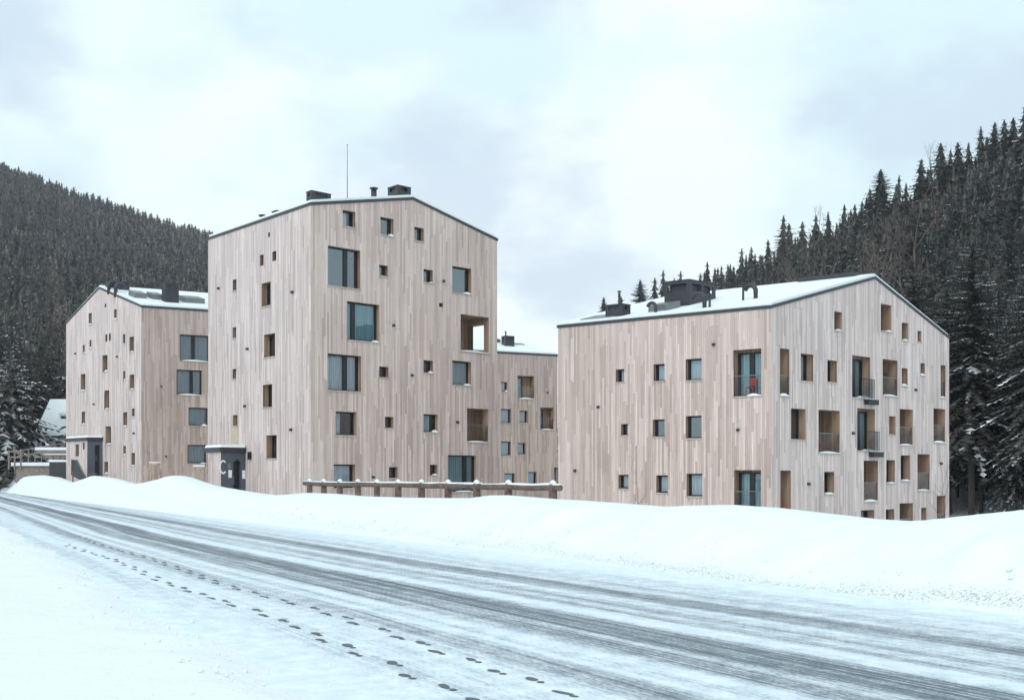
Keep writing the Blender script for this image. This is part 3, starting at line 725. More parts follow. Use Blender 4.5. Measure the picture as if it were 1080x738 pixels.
for q in [(528.1, 431.2, 538.9, 446), (547.8, 433, 556.5, 445.6), (528.1, 465.5, 538.9, 480), (545.9, 467, 554.5, 479), (532, 499, 543, 512), (557, 497.5, 566, 510), (584, 492.8, 590, 511)]: C.window(fC, q, .3, None, 'curtain', 0)
C.loggia(fC, (569.9, 429.7, 583.6, 453), .8, (.05, .5), True, .9); C.dots(fC, [(577, 413.8)])
for f in (fC, fCg, fCg2, fCb): C.facade(f, ZB)
feC = (-eC.x, -eC.y); C.roof(fCg, feC, fC.L, C_eave, C_ap, fCg.L / 2)
def C_at(px, py): return C.onroof(px, py, fCg, feC, C_eave, C_ap, fCg.L / 2, 0)
u, k, z = C_at(540.5, 364.5); vent_box(C, u - .4, k, z - .1, .8, .95, .95, 1); pipe(C, u + .2, k + .6, z + .5, .07, .7)
u, k, z = C_at(553, 363.5); skylight(C, u - .2, k, .7, 1.1, .2)
u, k, z = C_at(527, 361); skylight(C, u - .2, k, .8, .9, .45)
C.close()

# --- block D: right
D_K, D_L, D_R = ptxy(814, 58.3), ptxy(588.5, 66.1), ptxy(1001, 71.4)
D_eave = EYE + 177 / FPX * 58.3
D = Building('apartment_block', 'wide larch-clad block on the right with bent vent pipes on its snowy roof', None, (*D_K, 0))
fDL = Face(D_L, D_K, 0); fDR = Face(D_K, D_R, 2)
uD, zD = fDR.hit(923, 294.3)
fDL.top = [(0, D_eave), (fDL.L, D_eave)]; fDR.top = [(0, D_eave), (uD, zD), (fDR.L, D_eave)]
D_B = D_L + (D_R - D_K)
fDe = Face(D_R, D_B, 0); fDe.top = [(0, D_eave), (fDe.L, D_eave)]
fDb = Face(D_B, D_L, 0); fDb.top = [(0, D_eave), (fDb.L - uD, zD), (fDb.L, D_eave)]
for q, cu in [((649.6, 389.3, 658.4, 402.9), 'curtain'), ((689.3, 383.8, 701, 401.8), 'curtain'), ((723.3, 378.2, 740, 401), 'curtain'), ((654.9, 447, 662.4, 458.9), None), ((688.4, 442.2, 701, 460.4), None),
              ((723.3, 438.4, 740, 462.2), None), ((652.2, 500.4, 662.9, 515), 'curtain'), ((692.2, 501, 704.4, 519.6), 'curtain'), ((724, 499.3, 740.9, 523.3), 'curtain')]:
    D.window(fDL, q, .3, None, cu, 0)
D.loggia(fDL, (773.5, 368.3, 803, 417.7), .55, (0, 1), True, .5, 'curtain_teal'); spot_red = [D.last]
D.loggia(fDL, (774.3, 495.5, 802.6, 540.0), .55, (0, 1), True, 0, 'curtain_teal')
sl = dict(dep=.5, door=(0, 0), curtain=None)
D.loggia(fDR, (822.6, 367.6, 832.5, 417.7), snow=1.0, **sl); D.loggia(fDR, (823, 496, 834.2, 545), snow=0, glassrail=False, **sl); spot_red.append(D.last)
D.loggia(fDR, (992, 385, 997.2, 419.5), snow=1.0, **sl)
for q, cu, sn in [((844.7, 373.2, 857.8, 402), 'curtain', 0), ((872.7, 380, 882.6, 403), 'curtain', 0), ((879.9, 328.8, 888, 348.7), None, .8), ((951.1, 340.5, 958, 359.2), None, .8), ((967.8, 349, 971.8, 360.4), None, 0),
                  ((951, 388.2, 957.2, 406.9), None, 1), ((970.8, 383, 975.3, 396), None, 1), ((834.3, 430.9, 849.6, 463.3), None, 0), ((869.3, 497.4, 879.9, 521.1), None, .8), ((937.8, 438.8, 944.5, 458), None, 0),
                  ((934.8, 485, 943.9, 509.6), 'curtain', .7), ((950, 480, 959.8, 507), 'curtain', .7), ((908, 537.7, 921.8, 562), 'curtain', .5), ((934.4, 536.8, 943.2, 562), None, .5), ((971.6, 535.2, 977, 556), None, .5)]:
    D.window(fDR, q, .45, None, cu, sn)
D.loggia(fDR, (928.9, 321.2, 940.3, 349.5), 1.0, (0, .3), False, .4, None)
for q in ((898.8, 375.6, 917.7, 419.6), (904.1, 430.9, 922.8, 475.1)):
    lg = D.loggia(fDR, q, .5, (0, .98), True, .6, 'curtain_teal', juliet=.32)
    f, u0, u1, z0, z1, _ = D.last; m = MB(); um = u0 + (u1 - u0) * .62
    D.bar(m, f, um, u1 + .36, .055, .33, z0 - .34, z0 - .06); D.bar(m, f, um + .03, u1 + .33, .085, .30, z0 - .06, z0 - .03, 1); D.put(m, 'planter_box', [M['frame'], M['snow']], lg)
for q, ch in (((930.9, 379.3, 946.5, 417.6), 0), ((863.2, 432.5, 885.8, 477.8), 1), ((911, 485.6, 925.9, 528.6), 1), ((949, 431.5, 962.7, 469.5), 0), ((984.6, 430.9, 997, 466.8), 1), ((967.7, 478.8, 980.5, 517), 1), ((948.8, 530.4, 962.8, 566), 0), ((988, 522.7, 997, 560), 0)):
    D.loggia(fDR, q, 1.25, (.0, .2), True, .95, None)
    if ch: spot_red.append(D.last)
D.dots(fDL, [(753.1, 363.1), (778.8, 453), (631.5, 429), (607, 496)]); D.dots(fDR, [(965, 411), (899, 456.5), (852, 510), (991.7, 488.5)])
for f in (fDL, fDR, fDe, fDb): D.facade(f, -8.0)
eD = (D_L - D_K); dD = eD.length; eD.normalize(); feD = (eD.x, eD.y)
D.roof(fDR, feD, dD, D_eave, zD, uD)
def D_col(px, u):
    q = fDR.p0 + fDR.e * u; r = (px - CX) / FPX; k = (r * q.y - q.x) / (eD.x - r * eD.y)
    return u, k, D.rz(u) + .12
def D_at(px, py): return D.onroof(px, py, fDR, feD, D_eave, zD, uD, 0)
u, k, z = D_at(727, 322); u2, k2, _ = D_at(707, 323); vent_box(D, u, k, z - .1, 2.35, k2 - k, 1.5, (1, 2))
u, k, z = D_col(656, .25); u2, k2, _ = D_col(638.5, .25); vent_box(D, u, k, z - .05, .7, max(.7, (k2 - k)), .75, 1); pipe(D, u + .3, k + .4, z + .5, .07, .8)
for px, py, rr, h, R0 in ((691.5, 334, .09, .3, .24), (743, 328.5, .12, .42, .34), (797, 314.5, .12, .38, .3)):
    u, k, z = D_at(px, py)
    if u < .5: u, k, z = D_col(px, .5)
    gooseneck(D, u, k, z, rr, h, R0)
for px, py, h in ((748.5, 327.5, .6), (783.8, 316.5, .75)):
    u, k, z = D_at(px, py)
    if u < .5: u, k, z = D_col(px, .5)
    pipe(D, u, k, z, .06, h)
u, k, z = D_at(705, 327); u2, k2, _ = D_at(684, 329); skylight(D, u, k, 1.0, k2 - k, .5)
u, k, z = D_at(648, 334); skylight(D, u, k, 1.3, 2.2, .2)
m = MB(); D_top = zD + .31
m.hexa([D.Q(uD - .5, .9, D_top - .1), D.Q(uD + .5, .9, D_top - .1), D.Q(uD + .5, 4.2, D_top - .1), D.Q(uD - .5, 4.2, D_top - .1), D.Q(uD - .5, .9, D_top + .12), D.Q(uD + .5, .9, D_top + .12), D.Q(uD + .5, 4.2, D_top + .12), D.Q(uD - .5, 4.2, D_top + .12)])
D.put(m, 'ridge_vent', M['flash'], D.rf)
D.close()

# --- entrance porches (part of their building): timber front, slate-blue side with a door, snowy flat roof
def porch(b, wall_f, px_wall, px_corner, px_left, py_top, side_dir, letter, canopy_over=0.0, wins=(), py_door=488):
    uw, _ = wall_f.hit(px_wall, 480); W = Vector(wall_f.P(uw, 0, 0).xy)
    sd = Vector((side_dir.x, side_dir.y)); r = (px_corner - CX) / FPX
    t = (W.x - r * W.y) / (sd.x - r * sd.y); Cn = W - sd * t                          # front corner of the porch
    r = (px_left - CX) / FPX; e = wall_f.e; t2 = (Cn.x - r * Cn.y) / (e.x - r * e.y); Lf = Cn - e * t2
    zt = EYE + (HY - py_top) / FPX * Cn.y
    ff = Face(Lf, Cn, wall_f.wood); fs = Face(Cn, W, 0); m = MB()
    holes = [ff.rect(q) for q in wins]
    bb = Building.__new__(Building); bb.wall = m; bb.root = b.root; bb.o = b.o
    ff.top = [(0, zt), (ff.L, zt)]; ff.holes = holes
    bb.facade(ff, ZB)
    for u0, u1, z0, z1 in holes: bb.reveal(ff, u0, u1, z0, z1, .3)
    q = Lf + sd * t
    m.face([(q.x, q.y, ZB), (Lf.x, Lf.y, ZB), (Lf.x, Lf.y, zt), (q.x, q.y, zt)], wall_f.wood, [(0, ZB), (t, ZB), (t, zt), (0, zt)])
    po = b.put(m, 'porch', b.woods)
    for u0, u1, z0, z1 in holes: bb.sash(ff, u0, u1, z0, z1, .3, parent=po, name='porch_window', roomd=.3)
    # side panel with the door opening
    g = MB(); d0, d1 = fs.L * .50, fs.L * .80; zd = EYE + (HY - py_door) / FPX * Cn.y
    fs.holes = [(d0, d1, ZB, zd)]; fs.top = [(0, zt), (fs.L, zt)]; fs.wood = 0
    bb.wall = g; bb.facade(fs, ZB)
    bb.reveal(fs, d0, d1, ZB, zd, .2, g, 0)
    sp = b.put(g, 'side_panel', [M['panel']], po)
    g = MB(); bb.bar(g, fs, d0, d1, -.26, -.2, ZB, zd); b.put(g, 'entrance_door', M['frame'], po)
    g = MB(); bb.bar(g, fs, d0 + .1, d0 + .14, -.195, -.15, zd - 1.35, zd - .85); b.put(g, 'door_handle', M['lam'], po)
    g = MB(); bb.bar(g, fs, fs.L * .62, fs.L * .68, .003, .06, zt - .5, zt - .42); b.put(g, 'ceiling_lamp', M['frame'], po)
    # flat roof and its snow
    ov = .10
    def QQ(a, k, z): p = Lf + e * a + sd * k; return (p.x, p.y, z)
    a0, a1, kk0, kk1 = -ov - canopy_over, ff.L + ov, -ov, t - .004
    g = MB(); g.hexa([QQ(a0, kk0, zt + .003), QQ(a1, kk0, zt + .003), QQ(a1, kk1, zt + .003), QQ(a0, kk1, zt + .003), QQ(a0, kk0, zt + .27), QQ(a1, kk0, zt + .27), QQ(a1, kk1, zt + .27), QQ(a0, kk1, zt + .27)])
    b.put(g, 'porch_roof', M['metal'], po)
    g = MB(); i = .06; g.hexa([QQ(a0 + i, kk0 + i, zt + .272), QQ(a1 - i, kk0 + i, zt + .272), QQ(a1 - i, kk1 - i, zt + .272), QQ(a0 + i, kk1 - i, zt + .272), QQ(a0 + .14, kk0 + .14, zt + .42), QQ(a1 - .14, kk0 + .14, zt + .42), QQ(a1 - .14, kk1, zt + .45), QQ(a0 + .14, kk1, zt + .45)])
    b.put(g, 'porch_snow', M['snow'], po)
    return po, fs, zt, bb
pA = porch(A, fAL, 108.3, 92, 70.2, 464.5, eR, False, 0, [(79.7, 468.4, 83.1, 481), (87.3, 466.5, 89.3, 473.8)], 469)
eBR = (B_R - B_K).normalized()
pB = porch(B, fBL, 259, 233, 219.3, 476.5, eBR, True, .35, [], 486)
po, fs, zt, bb = pB
# white block letter C and two small notices on the slate-blue side
cu, cz = fs.hit(236.6, 492.3); m = MB(); r1, r2, hgt = .10, .155, 1.0
for i in range(14):
    w0, w1 = [math.radians(48 + (264) * k / 14) for k in (i, i + 1)]
    ring = []
    for dd in (.004, .022):
        for (w, rr) in ((w0, 1.0), (w1, 1.0), (w1, .68), (w0, .68)):
            ring.append(fs.P(cu - .08 + .25 * rr * math.cos(w), dd, cz + .40 * (rr if rr == 1 else .76) * math.sin(w)))
    m.hexa(ring)
B.put(m, 'letter', M['white'], po)
for px, py, w, h in ((242.6, 499.5, .11, .22), (257.0, 500.2, .10, .24)):
    u, z = fs.hit(px, py); m = MB(); bb.bar(m, fs, u - w, u + w, .004, .018, z - h, z + h); B.put(m, 'notice', M['white'], po)
u, z = fs.hit(241.6, 491.0); m = MB(); bb.bar(m, fs, u - .1, u + .1, .004, .014, z - .16, z + .16); B.put(m, 'house_number_plate', M['lam'], po)
u, z = fBL.hit(264.6, 480.4); m = MB(); B.bar(m, fBL, u - .1, u + .1, .003, .16, z - .22, z + .22); B.put(m, 'wall_lamp', M['frame'])
u, z = fBL.hit(247, 461); m = MB(); B.bar(m, fBL, u - .42, u + .42, .003, .012, z - .75, z + .6); B.put(m, 'plywood_patch', plain('plywood', (0.50, 0.42, 0.33), .8, .2))

# ------------------------------------------------------------------ balcony chairs
def chair(loc, rz, label):
    t = tag(empty('balcony_chair', loc, rz), label, 'chair', 'red chairs on the balconies')
    m = MB(); m.box((-.21, -.21, .42), (.21, .21, .46)); m.build('seat', M['red'], t)
    m = MB()
    for z in (.56, .68, .80): m.box((-.19, .172, z), (.19, .196, z + .085))
    m.build('backrest', M['red'], t)
    for x, y, h in ((-.19, -.19, .418), (.19, -.19, .418), (-.19, .215, .9), (.19, .215, .9)):
        m = MB(); m.box((x - .018, y - .018, 0), (x + .018, y + .018, h)); m.build('leg', M['red'], t)
clabels = ['red slatted chair on the glazed corner balcony facing the road', 'red chair in the open ground-floor doorway at the corner', 'red chair behind glass on the balcony left of the railed doors, second row',
           'red chair on the balcony straight below the lower planter box', 'red chair on the balcony nearest the right edge of the gable', 'red chair on the lower balcony next to a pair of narrow windows']
for lab, (f, u0, u1, z0, z1, dep) in zip(clabels, spot_red):
    pu = u0 + (u1 - u0) * (.55 if dep < .6 else .5); p = f.P(pu, -min(.29, dep / 2) if dep < .6 else -.5, z0 + .004)
    chair(p, math.atan2(f.e.y, f.e.x), lab)

# ------------------------------------------------------------------ log guard rail
FC = 15.4
def fence_pt(px): r = (px - CX) / FPX; Y = FC / (RN.y + RN.x * r); return Vector((r * Y, Y))
rail_y = lambda px: 508.6 + (px - 324) / (591 - 324) * 4.6
fr_ = empty('log_guard_rail', (*fence_pt(590), 0)); fo = fr_.location.copy()
tag(fr_, 'low log guard rail on dark posts standing in the snow bank', 'guard rail')
def fz(px, py): p = fence_pt(px); return Vector((p.x, p.y, EYE + (HY - py) / FPX * p.y))
segs = [(321, 444), (444.3, 508), (508.3, 591)]
for a, c in segs:
    m = MB(); n = 6; pts = []
    for i in range(n + 1):
        x = a + (c - a) * i / n; q = fz(x, rail_y(x) + 1.2); q.z += R.uniform(-.012, .012); pts.append(q)
    m.tube(pts, [.088 + R.uniform(-.008, .008) for _ in pts], n=10); m.build('rail', M['log'], fr_, fo)
    m = MB(); up = [q + Vector((0, 0, .07)) for q in pts]; m.tube(up, [.045 * R.uniform(.7, 1.2) for _ in up], n=8); m.build('rail_snow', M['snow'], fr_, fo)
for px in (326, 341, 358, 377, 397, 419.4, 444, 472, 502, 535.5, 582.5):
    q = fz(px, rail_y(px) + 1.2); q2 = Vector((q.x, q.y, -1.2)); m = MB(); off = Vector((RN.x, RN.y, 0)) * .02
    m.tube([q2 + off, q + off + Vector((0, 0, .08))], .115, n=9); po_ = m.build('post', M['log'], fr_, fo)
    m = MB(); m.tube([q + off + Vector((0, 0, .1)), q + off + Vector((0, 0, .15)), q + off + Vector((0, 0, .2))], [.09, .085, .03], n=8); m.build('snow_cap', M['snow'], po_, fo)

# ------------------------------------------------------------------ left edge: deck, wall, stair panel, house behind
def oriented(m, o, e, n, u0, u1, d0, d1, z0, z1, mat=0):
    P = lambda u, d, z: (o.x + e.x * u + n.x * d, o.y + e.y * u + n.y * d, z)
    m.hexa([P(u0, d0, z0), P(u1, d0, z0), P(u1, d1, z0), P(u0, d1, z0), P(u0, d0, z1), P(u1, d0, z1), P(u1, d1, z1), P(u0, d1, z1)], mat)
eX, eY = Vector((1, 0)), Vector((0, 1))
dY = 119.0; zpx = lambda py, Y=dY: EYE + (HY - py) / FPX * Y
o = ptxy(0, dY); ux = lambda px: (px - 0) / FPX * dY
deck = tag(empty('wooden_deck', (o.x, o.y, 0)), 'snow-covered wooden deck with timber railing beside the big spruce', 'deck'); do = deck.location.copy()
m = MB(); oriented(m, o, eX, eY, ux(17), ux(52), 0, 6, -2, zpx(492)); m.build('board_wall', M['oldwood'], deck, do)
m = MB(); oriented(m, o, eX, eY, ux(9), ux(71), -.15, 6, zpx(492) + .004, zpx(491)); m.build('platform', M['oldwood'], deck, do)
m = MB(); oriented(m, o, eX, eY, ux(12), ux(71), -.1, 6, zpx(491) + .004, zpx(487.5)); m.build('deck_snow', M['snow'], deck, do)
for px in (10, 16, 22.5):
    m = MB(); oriented(m, o, eX, eY, ux(px) - .06, ux(px) + .06, -.2, -.06, zpx(495), zpx(473.5 if px > 11 else 475)); m.build('railing_post', M['oldwood'], deck, do)
for py in (476, 482):
    m = MB(); oriented(m, o, eX, eY, ux(9), ux(23.5), -.26, -.202, zpx(py) - .08, zpx(py) + .08); m.build('railing_bar', M['oldwood'], deck, do)
m = MB(); q0, q1 = at(17, 474, 120), at(24, 486, 119); m.tube([q0, q1], .07, n=6); m.build('brace', M['oldwood'], deck, do)
r0, r1 = at(16, 476, 121.5), at(71, 466.5, 124)
for dz in (0, -.55):
    m = MB(); m.tube([r0 + Vector((0, 0, dz)), r1 + Vector((0, 0, dz))], .07, n=6); m.build('railing_bar', M['oldwood'], deck, do)
for i in range(9):
    q = r0.lerp(r1, i / 8); m = MB(); m.tube([Vector((q.x, q.y, .5)), q], .06, n=6); m.build('railing_post', M['oldwood'], deck, do)
w0 = ptxy(52, 112); rw = tag(empty('retaining_wall', (w0.x, w0.y, 0)), 'dark low retaining wall with snow on top beside the left block', 'wall')
m = MB(); L = 18 / FPX * 112; m.box((0, 0, -2), (L + 1, .5, zpx(487, 112))); m.build('wall_body', M['metal'], rw)
m = MB(); m.box((-.05, -.05, zpx(487, 112) + .003), (L + 1, .55, zpx(484.5, 112))); m.build('snow_cover', M['snow'], rw)
m = MB(); m.box((.2, .0, zpx(481, 112)), (L + 1, .06, zpx(480, 112)))
for x in (.3, 1.0): m.box((x, .065, zpx(484.4, 112)), (x + .06, .12, zpx(480, 112)))
m.build('hand_rail', M['log'], rw)
for k, (y0, z, x0, hgt) in enumerate(((7, 474.5, 38, .28), (10, 479.5, 44, .28))):
    p = ptxy(x0, 119 + y0 - 6); 
    lb = ['upper snow-laden timber beam stacked behind the deck railing', 'lower snow-laden timber beam lying on the snowy deck'][k]
    t = tag(empty('timber_beam', (p.x, p.y, zpx(z, p.y))), lb, 'beam', 'timber beams on the deck')
    m = MB(); m.box((0, 0, -.35), (3.4 - k * .6, .8, 0)); m.build('beam', M['oldwood'], t)
    m = MB(); m.box((-.1, -.05, .003), (3.5 - k * .6, .9, hgt)); m.build('beam_snow', M['snow'], t)
# stair cheek in front of block A's porch
sY = 97.0
q = [at(75, 484.3, sY), at(81, 485.3, sY - .2), at(90.2, 503.5, sY - 1.0), at(85, 506.5, sY - .9), at(75, 501, sY)]
st = tag(empty('stair_railing', (q[0].x, q[0].y, 0)), 'dark solid stair railing sloping down beside the far left porch', 'railing'); so = st.location.copy()
m = MB(); th = Vector((.05, .1, 0)); m.face(q); m.face([p + th for p in q][::-1])
for i in range(5): a, c = q[i], q[(i + 1) % 5]; m.face([a, c, c + th, a + th])
m.build('cheek_panel', M['metal'], st, so)
m = MB(); m.tube([q[1] + Vector((0, -.05, .06)), q[2] + Vector((0, -.05, .06))], .05, n=6); m.build('hand_rail', M['lam'], st, so)
p = at(76.8, 498, 93); t = tag(empty('marker_post', (p.x, p.y, 0)), 'slim grey marker post standing in the snow before the stair railing', 'post')
m = MB(); m.tube([(0, 0, 0), (0, 0, p.z)], .055, n=8); m.tube([(0, 0, p.z + .004), (0, 0, p.z + .05)], [.06, .03], n=8); m.build('shaft', M['log'], t)
p = at(92, 498, 96.2); t = tag(empty('bicycle_rack', (p.x, p.y, p.z - .6)), 'small grey metal rack beside the far left entrance door', 'rack')
m = MB()
for i in range(4): m.tube([(i * .22, 0, 0), (i * .22, 0, .55), (i * .22 + .12, 0, .55), (i * .22 + .12, 0, 0)], .025, n=6)
m.build('hoops', M['lam'], t); m = MB(); m.tube([(-.1, 0, .02), (.9, 0, .02)], .03, n=6); m.build('base_bar', M['lam'], t)
# house with a deep snow roof up the slope
hY = 152.0; p0, p1 = ptxy(36, hY), ptxy(76, hY)
house = tag(empty('snowy_house', (p0.x, p0.y, 0)), 'small house under a thick snow roof behind the big spruce', 'house'); ho = house.location.copy()
W_ = p1.x - p0.x; ze, zr_ = zpx(461, hY), zpx(421, hY) 
m = MB(); m.box((.3, .3, -2), (W_ - .3, 9, ze)); m.build('wall', plain('house_plaster', (.42, .40, .38), .8, .2), house)
m = MB(); zq = ze + .0
m.hexa([(0, 0, ze), (W_, 0, ze), (W_, 5, zr_ - .3), (0, 5, zr_ - .3), (0, 0, ze + .2), (W_, 0, ze + .2), (W_, 5, zr_ - .1), (0, 5, zr_ - .1)])
m.hexa([(0, 5, zr_ - .3), (W_, 5, zr_ - .3), (W_, 10, ze), (0, 10, ze), (0, 5, zr_ - .1), (W_, 5, zr_ - .1), (W_, 10, ze + .2), (0, 10, ze + .2)], 0, skip=(2,)); rr = m.build('roof', M['flash'], house)
m = MB(); m.hexa([(.1, -.05, ze + .203), (W_ - .1, -.05, ze + .203), (W_ - .1, 5, zr_ - .097), (.1, 5, zr_ - .097), (.1, .1, ze + .75), (W_ - .1, .1, ze + .75), (W_ - .1, 5, zr_ + .35), (.1, 5, zr_ + .35)]); m.build('roof_snow', M['snow'], rr)
zd = zpx(437.5, hY); ud = 22 / FPX * hY
m = MB(); m.box((ud, 2.0, zd - 1.0), (ud + 1.9, 4.6, zd)); dm = m.build('dormer', M['frame'], rr)
m = MB(); m.box((ud - .2, 1.8, zd + .003), (ud + 2.1, 4.9, zd + .35)); m.build('dormer_snow', M['snow'], rr)
for x in (.9, 2.6, 3.8):
    m = MB(); m.box((x, .25, ze - 1.5), (x + .8, .297, ze - .5)); m.build('window', M['frame'], house)

# ------------------------------------------------------------------ vegetation
def spruce(seed, levels, nb, segs, snow=.12, droop=.32, base=.08, rad=.16, shape=.72, width=.30, jit=.25, core=(9, 6)):
    """unit-height spruce crown: whorls of drooping fronds, each a spine with side needles; returns verts, tris, material ids"""
    rg = random.Random(seed); V, F_, I = [], [], []
    for L in range(levels):
        t = (L + .5 * rg.random()) / levels; z = base + (1 - base) * t
        rr = rad * (1 - t) ** shape * (1 - .35 * max(0, .18 - t) / .18) + .006
        n = max(4, int(round(nb * (.55 + .45 * (1 - t)))))
        a0 = rg.random() * 6.28
        for k in range(n):
            if rg.random() < .07: continue
            a = a0 + 6.283 * k / n + rg.uniform(-.25, .25); ln = rr * rg.uniform(1 - jit * 1.6, 1 + jit * .8)
            ca, sa = math.cos(a), math.sin(a); zz = z + rg.uniform(-.4, .4) / levels
            dr = droop * (1.15 - .9 * t) * rg.uniform(.7, 1.3); up = .30 * t
            sp = []
            for i in range(segs + 1):
                q = i / segs; d = ln * q
                sp.append((ca * d, sa * d, zz - dr * ln * (q ** 1.5) * 1.5 + up * ln * q + .12 * ln * max(0, q - .7)))
            b0 = len(V); V.extend(sp)
            sn = rg.random() < snow * 2.2
            for i in range(segs):
                q = (i + .5) / segs; w = ln * width * (1.15 - .8 * q) * rg.uniform(.7, 1.3)
                for sd in (-1, 1):
                    fwd = .55 * ln / segs + w * .55
                    x = sp[i][0] + ca * fwd - sa * sd * w; y = sp[i][1] + sa * fwd + ca * sd * w
                    zt_ = sp[i][2] - w * rg.uniform(.25, .8) - dr * fwd * .5
                    V.append((x, y, zt_)); F_.append((b0 + i, b0 + i + 1, len(V) - 1))
                    I.append(2 if (sn and rg.random() < .55) else (1 if rg.random() < .22 else 0))
                if segs > 3:      # hanging needles under the spine
                    w2 = w * .8; V.append((sp[i][0] + ca * ln / segs * .6, sp[i][1] + sa * ln / segs * .6, sp[i][2] - w2)); F_.append((b0 + i, b0 + i + 1, len(V) - 1)); I.append(0)
    # dense inner crown: ragged skirts round the trunk
    if core:
        ns, m_ = core
        for j in range(ns):
            t = (j + .2) / ns; z1 = base + (1 - base) * min(1, t + 1.25 / ns); z0 = base + (1 - base) * t - .01
            r0 = rad * (1 - t) ** shape * .54 + .004; b0 = len(V); V.append((0, 0, z1)); a0 = rg.random() * 6
            for k in range(2 * m_):
                rr = r0 * (rg.uniform(.85, 1.2) if k % 2 == 0 else rg.uniform(.5, .75)); a = a0 + math.pi * k / m_
                V.append((rr * math.cos(a), rr * math.sin(a), z0 - (.012 if k % 2 == 0 else -.02) * rg.uniform(.5, 1.6)))
            for k in range(2 * m_): F_.append((b0, b0 + 1 + k, b0 + 1 + (k + 1) % (2 * m_))); I.append(1 if rg.random() < .3 else 0)
    return np.array(V), np.array(F_), np.array(I)
NM = [M['needle'], M['needle2'], M['tsnow']]
def trunk_mesh(name, r0=.009, top=.96, n=7, mat=None):
    m = MB(); m.tube([(0, 0, -.06), (0, 0, .25), (0, 0, .6), (0, 0, top)], [r0 * 1.15, r0 * .9, r0 * .5, r0 * .08], n=n)
    o = m.build(name, mat or M['bark']); me_ = o.data; bpy.data.objects.remove(o); return me_
TRUNK = trunk_mesh('spruce_trunk')
HI = [spruce(100 + i, 40, 10, 6, snow=s_, base=b_, rad=r_, droop=.42) for i, (s_, b_, r_) in enumerate(((.10, .06, .185), (.17, .16, .17), (.07, .08, .20), (.22, .22, .18), (.14, .10, .165), (.09, .26, .19)))]
NEAR = [spruce(500 + i, 64, 14, 9, snow=s_, base=b_, rad=r_, droop=.42, width=.15, core=None) for i, (s_, b_, r_) in enumerate(((.13, .24, .15), (.20, .16, .16), (.10, .30, .17)))]
NEAR_ME = [np_mesh('spruce_crown', *h, NM) for h in NEAR]
HI_ME = [np_mesh('spruce_crown', *h, NM) for h in HI]
LO = [spruce(200 + i, 15, 6, 2, snow=s_, base=.1, rad=r_, droop=.42, width=.45, core=(7, 5)) for i, (s_, r_) in enumerate(((.05, .20), (.08, .22), (.10, .19), (.06, .22)))]
MID = [spruce(300 + i, 28, 8, 4, snow=s_, base=.12, rad=r_, droop=.42, width=.34, core=(9, 6)) for i, (s_, r_) in enumerate(((.08, .19), (.13, .18), (.18, .19), (.10, .17)))]
MID_ME = [np_mesh('spruce_crown', *h, NM) for h in MID]
FAR = [spruce(400 + i, 8, 5, 1, snow=s_, base=.1, rad=r_, droop=.5, width=.55, core=(5, 4)) for i, (s_, r_) in enumerate(((.03, .22), (.05, .23), (.06, .21)))]

def blocked(px, ytop):
    for x0, x1, yt in ((72, 146, 330), (146, 222, 325), (222, 330, 235), (330, 522, 235), (524, 588, 360), (592, 812, 340), (815, 998, 345)):
        if x0 < px < x1 and ytop > yt: return True
    return False
spots = []   # x, y, z, height, explicit label
SKYT = [(636, 313), (653, 308), (677, 294.5), (691, 290), (699, 284.5), (714.5, 280), (749, 270), (757, 274), (773, 273), (784, 264), (793, 262), (809, 254.5), (826, 226.5), (832, 236), (848, 229), (862, 227.5),
        (876, 224), (890, 216), (900, 208), (906, 204), (916, 196), (928, 178.5), (945, 182), (958, 186), (972.6, 167), (980, 170), (992.5, 150.5), (1003, 158), (1011, 146), (1018, 144), (1033, 135), (1040, 138), (1046.8, 126), (1057, 128), (1066.6, 118), (1078, 111)]
NAMED = {826: 'tall narrow spruce spiking up on the right skyline beside a bare birch', 928: 'slender open-branched spruce standing clear against the sky on the right ridge', 992.5: 'sharp-tipped spruce rising well above its neighbours high on the right ridge',
         1078: 'topmost spruce of the right ridge at the edge of the photo', 636: 'small spruce at the low left end of the right ridge', 677: 'spruce on the skyline left of the large roof housing of the right-hand block'}
for px, py in SKYT:
    if px not in NAMED: px += R.uniform(-4, 4); py += R.uniform(-3, 8)
    r = (px - CX) / FPX; Y = interp(r, RIDGE) - R.uniform(0, 14); x = r * Y; g = ground(x, Y) - .5
    ztop = EYE + (HY - py) / FPX * Y
    spots.append((x, Y, g, max(10.5, ztop - g), NAMED.get(px), 'r'))
rr_ = random.Random(11)
# right hillside
y = 72.0
while y < 430:
    st_ = 3.0 + (y - 72) * .0025
    x = .02 * y
    while x < .62 * y + 4:
        xx, yy = x + rr_.uniform(-.45, .45) * st_, y + rr_.uniform(-.45, .45) * st_; x += st_
        h, t = hill(xx, yy)
        if t < .03 or t > 1.04 or xx / yy < .045 or (t < .10 and rr_.random() < .35): continue
        if (xx < 34 and yy < 100) or yy < 86: continue
        if rr_.random() < .10: continue
        hh = rr_.uniform(10.5, 16) * (1 if t > .2 else 1 + 3.2 * (.2 - t))
        g = ground(xx, yy) - .3
        if t > .8: hh = min(hh, TREE_H + rr_.uniform(-1.5, 3.0))
        spots.append((xx, yy, g, hh, None, 'r'))
    y += st_ * .9
